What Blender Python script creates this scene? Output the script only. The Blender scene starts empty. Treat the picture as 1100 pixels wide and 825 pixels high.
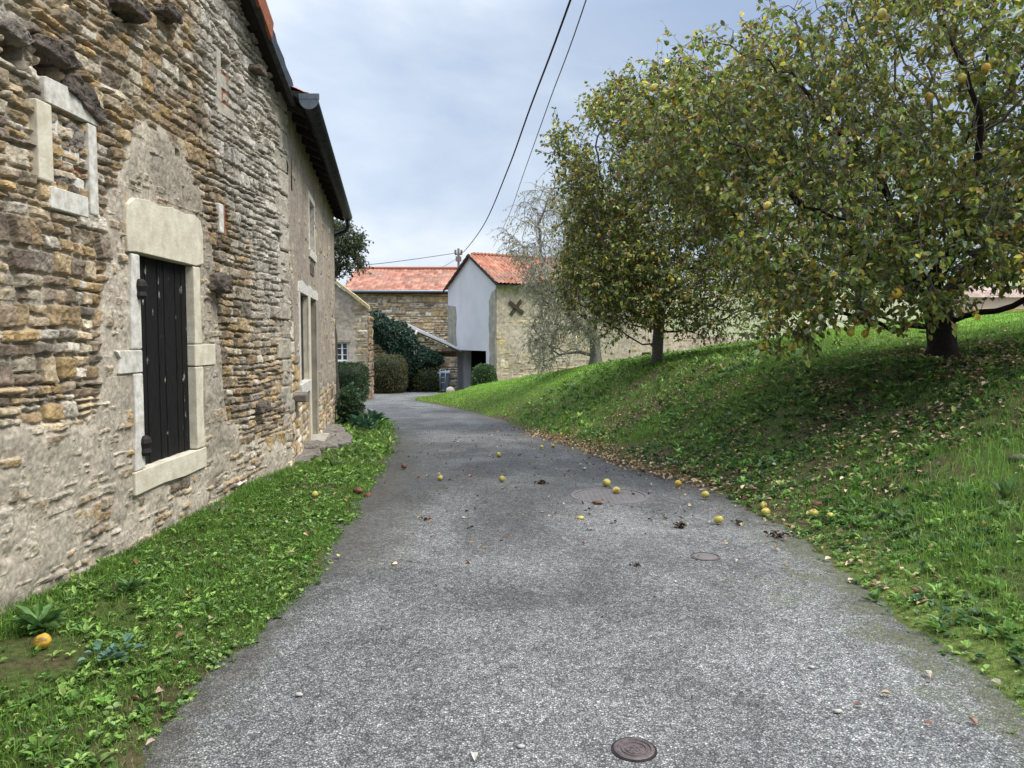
import bpy, math, random
import numpy as np
from mathutils import Vector
R=math.radians
rng=np.random.default_rng(7)
random.seed(7)
scene=bpy.context.scene
COL=scene.collection

# ------------------------------------------------------------------ helpers
def smooth(a,b,x):
    t=np.clip((x-a)/(b-a),0,1); return t*t*(3-2*t)
def _hash(ix,iy,seed):
    h=(ix.astype(np.int64)*374761393+iy.astype(np.int64)*668265263+seed*1442695041)&0xffffffff
    h=((h^(h>>13))*1274126177)&0xffffffff
    h=(h^(h>>16))&0xffffffff
    return h/4294967295.0
def vnoise(x,y,seed=0):
    x=np.asarray(x,float);y=np.asarray(y,float)
    ix=np.floor(x);iy=np.floor(y);fx=x-ix;fy=y-iy
    fx=fx*fx*(3-2*fx);fy=fy*fy*(3-2*fy)
    a=_hash(ix,iy,seed);b=_hash(ix+1,iy,seed);c=_hash(ix,iy+1,seed);d=_hash(ix+1,iy+1,seed)
    return (a+(b-a)*fx)*(1-fy)+(c+(d-c)*fx)*fy
def fbm(x,y,seed=0,oct=4,g=.5):
    s=0;a=1;t=0
    for o in range(oct):
        s=s+a*(vnoise(x*2**o+o*17.3,y*2**o-o*9.1,seed+o)-.5);t+=a;a*=g
    return s/t*2     # about -1..1
def mesh_np(name,V,F4=None,F3=None,mat=None,parent=None,cols=None,smooth_sh=False,uv=None,extra=None):
    me=bpy.data.meshes.new(name)
    V=np.asarray(V,np.float32).reshape(-1,3)
    lo=[];st=[];tot=[]
    n=0
    if F4 is not None and len(F4):
        F4=np.asarray(F4,np.int32).reshape(-1,4);lo.append(F4.ravel());st.append(np.arange(len(F4))*4);tot.append(np.full(len(F4),4));n=len(F4)*4
    if F3 is not None and len(F3):
        F3=np.asarray(F3,np.int32).reshape(-1,3);lo.append(F3.ravel());st.append(n+np.arange(len(F3))*3);tot.append(np.full(len(F3),3))
    lo=np.concatenate(lo).astype(np.int32);st=np.concatenate(st).astype(np.int32);tot=np.concatenate(tot).astype(np.int32)
    me.vertices.add(len(V));me.vertices.foreach_set('co',V.ravel())
    me.loops.add(len(lo));me.loops.foreach_set('vertex_index',lo)
    me.polygons.add(len(st));me.polygons.foreach_set('loop_start',st);me.polygons.foreach_set('loop_total',tot)
    me.polygons.foreach_set('use_smooth',np.full(len(st),bool(smooth_sh)))
    me.update(calc_edges=True)
    if cols is not None:
        c=np.ones((len(V),4),np.float32);c[:,:3]=np.asarray(cols,np.float32).reshape(-1,3)
        at=me.color_attributes.new('Col','FLOAT_COLOR','POINT');at.data.foreach_set('color',c.ravel())
    if extra:
        for k,v in extra.items():
            at=me.attributes.new(k,'FLOAT','POINT');at.data.foreach_set('value',np.asarray(v,np.float32).ravel())
    if mat: me.materials.append(mat)
    o=bpy.data.objects.new(name,me);COL.objects.link(o)
    if parent: o.parent=parent
    return o
def empty(name,label,cat,loc=(0,0,0),group=None,rz=0):
    o=bpy.data.objects.new(name,None);COL.objects.link(o);o.location=loc;o.rotation_euler=(0,0,rz)
    o.empty_display_size=.2
    tag(o,label,cat,group);return o
def tag(o,label=None,cat=None,group=None,kind=None):
    if label:o['label']=label
    if cat:o['category']=cat
    if group:o['group']=group
    if kind:o['kind']=kind
    return o
class MB:
    "collects boxes, prisms and tubes into one mesh"
    def __init__(s): s.V=[];s.Q=[];s.T=[];s.n=0
    def add(s,V,Q=[],T=[]):
        s.V+= [tuple(v) for v in V]
        s.Q+=[tuple(i+s.n for i in q) for q in Q]; s.T+=[tuple(i+s.n for i in t) for t in T]; s.n+=len(V)
    def box(s,x0,x1,y0,y1,z0,z1,M=None):
        V=[(x,y,z) for z in (z0,z1) for y in (y0,y1) for x in (x0,x1)]
        if M: V=[M(v) for v in V]
        s.add(V,[(0,2,3,1),(4,5,7,6),(0,1,5,4),(2,6,7,3),(0,4,6,2),(1,3,7,5)])
    def tube(s,pts,r,k=8,cap=True):
        pts=[Vector(p) for p in pts];m=len(pts)
        rs=r if hasattr(r,'__len__') else [r]*m
        ref=Vector((0,0,1)); V=[]
        u=None
        for i,p in enumerate(pts):
            d=(pts[min(i+1,m-1)]-pts[max(i-1,0)]).normalized()
            if u is None: u=d.cross(ref if abs(d.z)<.9 else Vector((1,0,0))).normalized()
            u=(u-d*u.dot(d)).normalized(); w=d.cross(u)
            for j in range(k):
                a=2*math.pi*j/k;V.append(p+(u*math.cos(a)+w*math.sin(a))*rs[i])
        Q=[(i*k+j,i*k+(j+1)%k,(i+1)*k+(j+1)%k,(i+1)*k+j) for i in range(m-1) for j in range(k)]
        T=[]
        if cap:
            V.append(pts[0]);V.append(pts[-1]);a=len(V)-2;b=a+1
            T=[(a,(j+1)%k,j) for j in range(k)]+[(b,(m-1)*k+j,(m-1)*k+(j+1)%k) for j in range(k)]
        s.add(V,Q,T)
    def lathe(s,prof,c=(0,0,0),k=24):
        V=[(c[0]+r*math.cos(2*math.pi*j/k),c[1]+r*math.sin(2*math.pi*j/k),c[2]+z) for r,z in prof for j in range(k)]
        Q=[(i*k+j,i*k+(j+1)%k,(i+1)*k+(j+1)%k,(i+1)*k+j) for i in range(len(prof)-1) for j in range(k)]
        s.add(V,Q)
    def prism(s,pts,v):   # closed prism, planar polygon pts extruded by v
        n=len(pts);v=Vector(v);A=[Vector(p) for p in pts];V=A+[p+v for p in A]
        c0=sum(A,Vector())/n;V+=[c0,c0+v]
        s.add(V,[(i,(i+1)%n,n+(i+1)%n,n+i) for i in range(n)],[(2*n,(i+1)%n,i) for i in range(n)]+[(2*n+1,n+i,n+(i+1)%n) for i in range(n)])
    def build(s,name,mat,parent=None,sm=False,bevel=0):
        o=mesh_np(name,np.array(s.V),s.Q,s.T,mat,parent,smooth_sh=sm)
        if bevel:
            b=o.modifiers.new('bevel','BEVEL');b.width=bevel;b.segments=2;b.limit_method='ANGLE'
        return o

# ------------------------------------------------------------------ materials
def newmat(name):
    m=bpy.data.materials.new(name);m.use_nodes=True;nt=m.node_tree
    return m,nt,nt.nodes['Principled BSDF']
def nd(nt,t,**k):
    n=nt.nodes.new(t)
    for a,b in k.items():
        if a in n.inputs: n.inputs[a].default_value=b
        else: setattr(n,a,b)
    return n
def ramp(nt,src,stops):
    r=nt.nodes.new('ShaderNodeValToRGB')
    while len(r.color_ramp.elements)<len(stops): r.color_ramp.elements.new(.5)
    for e,(p,c) in zip(r.color_ramp.elements,stops):
        e.position=p;e.color=(*c,1) if hasattr(c,'__len__') else (c,c,c,1)
    nt.links.new(src,r.inputs[0]);return r.outputs[0]
def mix(nt,a,b,f,mode='MIX'):
    m=nt.nodes.new('ShaderNodeMix');m.data_type='RGBA';m.blend_type=mode
    for s,v in ((m.inputs[6],a),(m.inputs[7],b),(m.inputs[0],f)):
        if hasattr(v,'is_linked') or hasattr(v,'links'): nt.links.new(v,s)
        elif hasattr(v,'__len__'): s.default_value=(*v,1)
        else: s.default_value=v if s.type=='VALUE' else (v,v,v,1)
    return m.outputs[2]
def noise(nt,scale,detail=4,rough=.55,coord=None,dist=0):
    n=nd(nt,'ShaderNodeTexNoise');n.inputs['Scale'].default_value=scale;n.inputs['Detail'].default_value=detail
    n.inputs['Roughness'].default_value=rough;n.inputs['Distortion'].default_value=dist
    c=coord or texco(nt);nt.links.new(c,n.inputs['Vector']);return n.outputs[0]
def texco(nt,sc=None):
    for n in nt.nodes:
        if n.type=='TEX_COORD' and sc is None: return n.outputs['Object']
    t=nd(nt,'ShaderNodeTexCoord')
    if sc is None: return t.outputs['Object']
    m=nd(nt,'ShaderNodeMapping');m.inputs['Scale'].default_value=sc;nt.links.new(t.outputs['Object'],m.inputs[0]);return m.outputs[0]
def bump(nt,b,h,st,dist):
    n=nd(nt,'ShaderNodeBump');n.inputs['Strength'].default_value=st;n.inputs['Distance'].default_value=dist
    nt.links.new(h,n.inputs['Height']);nt.links.new(n.outputs[0],b.inputs['Normal']);return n
def attr(nt,name='Col',fac=False):
    a=nd(nt,'ShaderNodeAttribute',attribute_name=name);return a.outputs['Fac' if fac else 'Color']
def setb(b,**k):
    for a,v in k.items(): b.inputs[a.replace('_',' ')].default_value=v
def simple(name,c,var=.35,scale=8,rough=.85,bs=.3,bd=.01,metal=0,spec=.3,c2=None,stretch=None):
    m,nt,b=newmat(name)
    co=texco(nt,stretch) if stretch else None
    f=noise(nt,scale,5,.6,co)
    d=c2 or tuple(x*(1-var) for x in c)
    cc=ramp(nt,f,[(.32,d),(.68,c)])
    nt.links.new(cc,b.inputs['Base Color'])
    setb(b,Roughness=rough,Metallic=metal);b.inputs['Specular IOR Level'].default_value=spec
    bump(nt,b,noise(nt,scale*5,5,.65,co),bs,bd)
    return m
M={}
def mat_vcol(name,var=.5,scale=40,rough=.9,bs=.6,bd=.004,spec=.2):
    m,nt,b=newmat(name)
    f=noise(nt,scale,6,.65);g=noise(nt,scale*.18,3,.5)
    v=ramp(nt,f,[(.25,1-var),(.75,1+var*.45)]);w=ramp(nt,g,[(.3,.78),(.7,1.12)])
    c=mix(nt,attr(nt),v,1,'MULTIPLY');c=mix(nt,c,w,1,'MULTIPLY')
    nt.links.new(c,b.inputs['Base Color']);setb(b,Roughness=rough);b.inputs['Specular IOR Level'].default_value=spec
    if bs: bump(nt,b,f,bs,bd)
    return m
M['stone']=mat_vcol('rubble_stone',.6,30,.92,.7,.004)
M['farstone']=mat_vcol('far_rubble_stone',.5,6,.92,.5,.02)
M['tile']=mat_vcol('clay_roof_tile',.45,9,.85,.3,.01)
M['wood_bark']=mat_vcol('tree_bark',.65,22,.95,.9,.01)
def mat_leaf(name,rough=.45,trans=.25,spec=.4,var=.3,scale=25):
    m,nt,b=newmat(name)
    f=noise(nt,scale,2,.5);v=ramp(nt,f,[(.3,1-var),(.7,1+var)])
    c=mix(nt,attr(nt),v,1,'MULTIPLY')
    nt.links.new(c,b.inputs['Base Color']);setb(b,Roughness=rough);b.inputs['Specular IOR Level'].default_value=spec
    t=nd(nt,'ShaderNodeBsdfTranslucent');nt.links.new(c,t.inputs[0])
    s=nd(nt,'ShaderNodeMixShader');s.inputs[0].default_value=trans
    nt.links.new(b.outputs[0],s.inputs[1]);nt.links.new(t.outputs[0],s.inputs[2])
    nt.links.new(s.outputs[0],nt.nodes['Material Output'].inputs[0]);return m
M['leaf']=mat_leaf('tree_leaf',.38,.34,.5)
M['weed']=mat_leaf('weed_leaf',.62,.25,.2)
M['grass']=mat_leaf('grass_blade',.5,.3,.25,.2,3)
M['litter']=mat_leaf('dry_leaf',.8,.1,.15,.3,60)
M['limestone']=simple('pale_limestone',(.70,.64,.50),scale=9,c2=(.50,.44,.32),rough=.88,bs=.5,bd=.008)
M['quoin']=simple('grey_cream_quoin_stone',(.50,.45,.36),scale=7,c2=(.28,.245,.19),rough=.92,bs=.8,bd=.01)
M['limestone_w']=simple('whitened_limestone',(.74,.71,.64),scale=16,c2=(.42,.38,.31),rough=.9,bs=.5,bd=.006)
M['brick']=simple('red_brick',(.36,.13,.07),scale=20,rough=.9,bs=.5)
M['dark_stone']=simple('weathered_dark_stone',(.17,.135,.105),scale=14,c2=(.06,.05,.042),rough=.95,bs=.9,bd=.012)
M['slab']=simple('ledge_stone',(.26,.23,.19),scale=9,c2=(.12,.1,.085),rough=.95,bs=.8,bd=.01)
M['iron']=simple('rusted_black_iron',(.03,.026,.024),scale=30,rough=.7,bs=.4,bd=.002,metal=.3)
M['rust']=simple('rust_brown_iron',(.06,.042,.032),scale=6,rough=.85)
M['zinc']=simple('blackened_zinc',(.055,.06,.065),scale=12,rough=.45,bs=.1,metal=.5,c2=(.02,.021,.023))
M['zinc_l']=simple('grey_zinc_end',(.2,.23,.26),scale=12,rough=.45,bs=.1,metal=.4)
M['soffit']=simple('dark_eave_boards',(.045,.038,.032),scale=4,rough=.9,stretch=(1,6,1))
M['cream']=simple('cream_old_render',(.40,.35,.26),scale=1.6,c2=(.25,.225,.175),rough=.95,bs=.3,bd=.01)
M['grey_render']=simple('pale_grey_render',(.64,.625,.61),scale=.9,c2=(.55,.54,.53),rough=.9,bs=.1,bd=.005)
M['strip']=simple('old_cement_strip',(.40,.36,.28),scale=4,c2=(.24,.215,.165),rough=.95,bs=.5,bd=.01)
M['white']=simple('white_window_paint',(.78,.78,.76),scale=6,var=.1,rough=.5,bs=.05)
M['glass']=simple('dark_window_glass',(.05,.06,.07),scale=2,rough=.12,bs=0,spec=.6)
M['dark']=simple('dark_interior',(.015,.014,.013),scale=3,rough=1,bs=.1)
M['post']=simple('grey_weathered_wood',(.24,.22,.19),scale=7,rough=.9,stretch=(5,5,.6))
M['plank']=simple('orange_cut_timber',(.5,.3,.14),scale=5,rough=.8,stretch=(1,1,6),c2=(.3,.17,.08))
M['pink']=simple('pale_pink_render',(.55,.43,.36),scale=1,rough=.9,c2=(.46,.36,.3))
M['binp']=simple('grey_plastic',(.16,.19,.23),scale=3,var=.2,rough=.45,bs=.05)
M['binlid']=simple('pale_grey_plastic',(.36,.41,.46),scale=3,var=.15,rough=.4,bs=.05)
M['galv']=simple('galvanised_steel',(.35,.38,.4),scale=20,var=.2,rough=.4,bs=.1,metal=.7)
M['cable']=simple('black_cable',(.02,.02,.022),scale=20,rough=.6,bs=.1)
M['cable_g']=simple('grey_cable',(.2,.22,.25),scale=20,rough=.6,bs=.1)
M['ceramic']=simple('brown_insulator',(.24,.17,.13),scale=20,rough=.35,bs=.05)
M['castiron']=simple('brown_cast_iron',(.15,.115,.11),scale=45,c2=(.08,.062,.06),rough=.6,bs=.4,bd=.002,metal=.35)
M['redlid']=simple('reddish_cast_cover',(.17,.15,.14),scale=9,c2=(.12,.11,.105),rough=.85,bs=.6,bd=.004,metal=.1)
M['clod']=simple('dark_leaf_clump',(.05,.035,.025),scale=40,rough=.95,bs=.6)
M['rotten']=simple('rotten_brown_fruit',(.17,.07,.035),scale=30,c2=(.07,.03,.02),rough=.6,bs=.3,bd=.004)
M['pebble']=simple('pale_pebble',(.5,.46,.4),scale=40,rough=.8,bs=.3,bd=.002)
def quince_mat(name,c,c2):
    m,nt,b=newmat(name)
    f=noise(nt,9,4,.6);cc=ramp(nt,f,[(.35,c2),(.62,c)])
    s=noise(nt,60,2,.5);sp=ramp(nt,s,[(.24,.35),(.32,1)])
    cc=mix(nt,cc,sp,1,'MULTIPLY');oi=nd(nt,'ShaderNodeObjectInfo');ad=nd(nt,'ShaderNodeVectorMath',operation='ADD');nt.links.new(texco(nt),ad.inputs[0]);nt.links.new(oi.outputs['Random'],ad.inputs[1]);br=noise(nt,16,3,.6,ad.outputs[0]);cc=mix(nt,cc,(.16,.08,.025),ramp(nt,br,[(.56,0),(.66,.85)]));nt.links.new(cc,b.inputs['Base Color']);setb(b,Roughness=.5)
    bump(nt,b,noise(nt,25,3,.5),.2,.004);return m
M['quince']=quince_mat('ripe_quince_skin',(.60,.46,.08),(.36,.33,.07))
M['quince_o']=quince_mat('golden_quince_skin',(.66,.42,.04),(.45,.26,.03))
# shutter planks: near-black stained vertical boards with pale flecks
def shutter_mat():
    m,nt,b=newmat('black_stained_planks')
    co=texco(nt,(1,9,.7));f=noise(nt,10,6,.7,co)
    c=ramp(nt,f,[(.3,(.004,.004,.004)),(.72,(.02,.0185,.018))])
    v=nd(nt,'ShaderNodeTexVoronoi');v.inputs['Scale'].default_value=9;nt.links.new(texco(nt,(1,1.6,.55)),v.inputs['Vector'])
    s=noise(nt,55,3,.7,texco(nt,(1,1.6,.5)));k=ramp(nt,v.outputs['Distance'],[(.09,1),(.2,0)])
    k2=ramp(nt,s,[(.48,0),(.56,1)]);g=ramp(nt,noise(nt,2.2,2),[(.38,0),(.52,1)])
    kk=mix(nt,k,k2,1,'MULTIPLY');kk=mix(nt,kk,g,1,'MULTIPLY')
    c=mix(nt,c,(.5,.48,.45),kk);nt.links.new(c,b.inputs['Base Color']);setb(b,Roughness=.75);b.inputs['Specular IOR Level'].default_value=.15
    bump(nt,b,f,.4,.004);return m
M['shutter']=shutter_mat()
M['shutter2']=simple('dark_brown_planks',(.06,.048,.04),scale=7,c2=(.018,.015,.013),rough=.8,stretch=(3,3,.5))

def rocky(o,st,sc=.07,lv=4):
    m=o.modifiers.new('fine','SUBSURF');m.subdivision_type='SIMPLE';m.levels=lv;m.render_levels=lv
    key='cl%g'%sc
    t=bpy.data.textures.get(key) or bpy.data.textures.new(key,'CLOUDS');t.noise_scale=sc;t.noise_depth=4
    d=o.modifiers.new('rough','DISPLACE');d.texture=t;d.texture_coords='GLOBAL';d.strength=st;d.mid_level=.5
    return o
# ------------------------------------------------------------------ terrain functions
YL=[-8,2.77,3.37,4.24,5.25,5.72,8.38,11,14.2,18,20.9,24.3,28.3,30.5,32,36.5,38.3,43,52,60]
XL=[-1.5,-1.40,-1.46,-1.38,-1.29,-1.38,-1.54,-1.78,-2.16,-2.84,-3.68,-4.88,-6.13,-6.6,-6.0,-6.7,-5.3,-4.2,-4.2,-4.2]
YR=[-8,3.2,3.66,4.35,5.36,6.28,6.96,8.38,9.3,12.5,14.84,19,23.8,28,31.3,33.2,34.8,36.3,60]
XR=[2.2,2.19,2.22,2.22,2.30,2.31,2.2,2.08,1.7,1.05,.4,-.2,-1.44,-2.75,-4.05,-4.1,-3.0,-.9,-.6]
def xl(y): return np.interp(y,YL,XL)
def xr(y): return np.interp(y,YR,XR)
def zr(y): return np.interp(y,[-20,8,30,42,700],[0,0,-.946,-1.246,-1.246])
def wallx(y): return np.where(y<9.24,-2.8+(y-4.2)*.024,-2.68-.162*(y-9.24))
def gz(x,y):
    x=np.asarray(x,float);y=np.asarray(y,float)
    b=zr(y)
    d=np.gradient if False else None
    sl=(xr(y+.4)-xr(y-.4))/.8
    s=(x-xr(y))/np.sqrt(1+np.minimum(sl*sl,1.2))
    A=np.interp(y,[0,5,8,15,20,27,33,40],[.9,1.0,1.13,1.27,1.3,.86,.38,.38])
    sp=np.maximum(s,0)
    s=s+.07*fbm(x*2.6,y*2.6,15,4)*smooth(2.5,3.5,np.abs(y-1)+0*x)
    sp=np.maximum(s,0)
    H=A*(smooth(-.3,3.05,sp)-smooth(-.3,3.05,0))/(1-smooth(-.3,3.05,0))*(sp>0)+np.clip(sp-2,0,7)*.15+np.clip(sp-9,0,20)*.06
    far=smooth(45,260,np.hypot(x,y))*smooth(-10,60,x)
    H=H+far*17
    H=H+sp.clip(0,1)*.05*fbm(x*1.3,y*1.3,3,3)+ (sp>0)*smooth(0,.25,sp)*.02
    sL=xl(y)-x+.06*fbm(x*3,y*3,16,4)
    Hl=smooth(0,.2,sL)*.02+smooth(.1,1.4,sL)*.05
    lip=np.minimum(s,0)*0
    inroad=(s<=0)&(sL<=0)
    e=np.minimum(-s,-sL)
    z=b+np.where(s>0,H,0)+np.where(sL>0,Hl,0)-np.where(inroad,.05*smooth(-.0,.12,e),0)
    z=z+.010*fbm(x*5,y*5,9,3)
    return z
# ------------------------------------------------------------------ ground
def axis(breaks):
    out=[]
    for (a,b,d) in breaks: out.append(np.arange(a,b,d))
    return np.concatenate(out+[[breaks[-1][1]]])
xs=axis([(-600,-100,60),(-100,-20,8),(-20,-8,1),(-8,-3,.25),(-3,7,.07),(7,16,.25),(16,40,1),(40,120,6),(120,700,40)])
ys=axis([(-40,-6,4),(-6,2,.4),(2,12,.07),(12,24,.14),(24,45,.35),(45,80,1.5),(80,200,8),(200,900,50)])
X,Y=np.meshgrid(xs,ys);Z=gz(X,Y)
def gridfaces(nx,ny):
    i=np.arange(nx*ny).reshape(ny,nx);return np.stack([i[:-1,:-1],i[:-1,1:],i[1:,1:],i[1:,:-1]],-1).reshape(-1,4)
def ground_mat():
    m,nt,b=newmat('meadow_soil_and_turf')
    n=noise(nt,1.1,5,.6);f=noise(nt,22,5,.7)
    grass=ramp(nt,f,[(.3,(.03,.04,.013)),(.7,(.10,.125,.035))])
    soil=ramp(nt,f,[(.3,(.045,.03,.02)),(.7,(.13,.09,.055))])
    c=mix(nt,grass,soil,ramp(nt,n,[(.47,0),(.60,1)]))
    mo_=ramp(nt,noise(nt,30,5,.75),[(.35,(.06,.065,.025)),(.5,(.11,.14,.035)),(.7,(.19,.24,.055))]);c=mix(nt,c,mo_,attr(nt,'mossy',True))
    lawn=ramp(nt,noise(nt,3,4,.6),[(.3,(.12,.22,.035)),(.7,(.19,.31,.06))])
    c=mix(nt,c,lawn,attr(nt,'lawn',True))
    dry=ramp(nt,noise(nt,.08,4,.6),[(.38,(.25,.225,.14)),(.5,(.18,.21,.09)),(.62,(.28,.25,.17))])
    c=mix(nt,c,dry,attr(nt,'dry',True))
    nt.links.new(c,b.inputs['Base Color']);setb(b,Roughness=.95);b.inputs['Specular IOR Level'].default_value=.1
    bump(nt,b,f,.8,.03);return m
lawn=smooth(14,22,Y)*smooth(.5,3,X-xr(Y))+smooth(5.5,9,X)*smooth(10,12,Y);lawn=np.clip(lawn,0,1)
dry=smooth(30,42,np.hypot(X,Y)+4*fbm(X*.1,Y*.1,4,2))*smooth(5,12,X)
g=mesh_np('ground',np.stack([X,Y,Z],-1).reshape(-1,3),gridfaces(len(xs),len(ys)),mat=ground_mat(),smooth_sh=True,extra={'lawn':lawn,'dry':dry,'mossy':smooth(-.1,.0,X-xr(Y))*smooth(.75,.3,X-xr(Y)+.3*fbm(X*2,Y*2,19,3))*smooth(6.5,5,Y)*smooth(2,3,Y)});tag(g,kind='structure')
# ------------------------------------------------------------------ road
def road_mat():
    m,nt,b=newmat('worn_gravel_asphalt')
    v=nd(nt,'ShaderNodeTexVoronoi');v.inputs['Scale'].default_value=120;nt.links.new(texco(nt),v.inputs['Vector'])
    sep=nd(nt,'ShaderNodeSeparateColor');nt.links.new(v.outputs['Color'],sep.inputs[0])
    chip=ramp(nt,sep.outputs[0],[(0,(.14,.138,.132)),(.35,(.215,.211,.201)),(.7,(.305,.298,.282)),(.93,(.40,.388,.36)),(1,(.66,.63,.56))])
    gap=ramp(nt,v.outputs['Distance'],[(.25,1),(.62,.32)])
    c=mix(nt,chip,gap,1,'MULTIPLY')
    v2=nd(nt,'ShaderNodeTexVoronoi');v2.inputs['Scale'].default_value=38;nt.links.new(texco(nt),v2.inputs['Vector'])
    s2=nd(nt,'ShaderNodeSeparateColor');nt.links.new(v2.outputs['Color'],s2.inputs[0])
    c=mix(nt,c,ramp(nt,s2.outputs[1],[(0,.72),(1,1.32)]),1,'MULTIPLY')
    n=noise(nt,.9,5,.6,dist=.4);c=mix(nt,c,ramp(nt,n,[(.36,.74),(.5,1.0),(.66,1.2)]),1,'MULTIPLY')
    n2=noise(nt,5,5,.7);c=mix(nt,c,ramp(nt,n2,[(.3,.84),(.7,1.12)]),1,'MULTIPLY')
    # darker damp patches, stored on the mesh
    c=mix(nt,c,mix(nt,c,.36,1,'MULTIPLY'),attr(nt,'patch',True))
    dirt=ramp(nt,noise(nt,14,5,.7),[(.35,(.03,.026,.018)),(.7,(.10,.09,.065))])
    c=mix(nt,c,dirt,attr(nt,'dirt',True))
    moss=ramp(nt,noise(nt,30,4,.7),[(.35,(.05,.055,.02)),(.7,(.14,.17,.05))])
    mk=mix(nt,attr(nt,'moss',True),ramp(nt,noise(nt,45,3,.7),[(.44,0),(.58,1)]),1,'MULTIPLY');c=mix(nt,c,moss,mk)
    nt.links.new(c,b.inputs['Base Color']);setb(b,Roughness=.82);b.inputs['Specular IOR Level'].default_value=.3
    inv=nd(nt,'ShaderNodeMath',operation='MULTIPLY');inv.inputs[1].default_value=-1;nt.links.new(v.outputs['Distance'],inv.inputs[0])
    bump(nt,b,inv.outputs[0],.9,.006);return m
ry=axis([(-6,2.5,.2),(2.5,14,.05),(14,60,.15)]);t=np.linspace(0,1,110)
RY,T=np.meshgrid(ry,t,indexing='ij')
XLs=xl(RY)-.10;XRs=xr(RY)+.10
RX=XLs+(XRs-XLs)*T
el=RX-xl(RY);er=xr(RY)-RX
w=xr(RY)-xl(RY)
RZ=zr(RY)+.014*np.sin(np.clip(el/w,0,1)*np.pi)+.006*fbm(RX*1.7,RY*1.7,5,3)+.0025*fbm(RX*14,RY*14,6,2)
nz=fbm(RX*2.2,RY*1.1,31,4);nz2=fbm(RX*8,RY*8,32,4);nz3=fbm(RX*1.1,RY*.6,33,3)
dirt=smooth(.75,.0,el+.35*nz+.35*nz2)*smooth(4.6,6,RY)*smooth(17,13,RY)*(.75+.5*nz2)
dirt=np.maximum(dirt,smooth(.34,.0,el+.25*nz2+.1*nz)*.7);dirt=np.maximum(dirt,smooth(.35,.0,er+.25*nz2+.1*nz)*.6)
dirt=np.maximum(dirt,smooth(.5,.1,er+.3*nz2+.2*nz)*.5*smooth(7,9,RY))
dirt=np.maximum(dirt,smooth(.15,.5,nz2+.3*nz)*.55*smooth(6,8,RY)*smooth(24,14,RY))
moss=smooth(.45,.05,er+.35*nz2+.2*nz)*smooth(7.2,5.5,RY)*.8
moss=np.maximum(moss,np.exp(-((RX-1.65)/.3)**2-((RY-4.75)/.35)**2)*smooth(-.2,.5,nz2)*.8)
patch=smooth(5.4,7.4,RY+.9*nz3-.35*np.abs(RX-.2))*smooth(34,20,RY)*(.42+.2*nz)
patch=np.maximum(patch,np.exp(-((RX-.25)/.8)**2-((RY-4.6)/.35)**2)*(.38+.2*nz))
patch=np.clip(patch*1.35+.25*nz+.25*nz3,0,.75);dirt=np.clip(dirt,0,.9)
r=mesh_np('road',np.stack([RX,RY,RZ],-1).reshape(-1,3),gridfaces(len(t),len(ry))[:,::-1],mat=road_mat(),smooth_sh=True,extra={'dirt':dirt,'moss':moss,'patch':patch})
tag(r,kind='structure')

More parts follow.
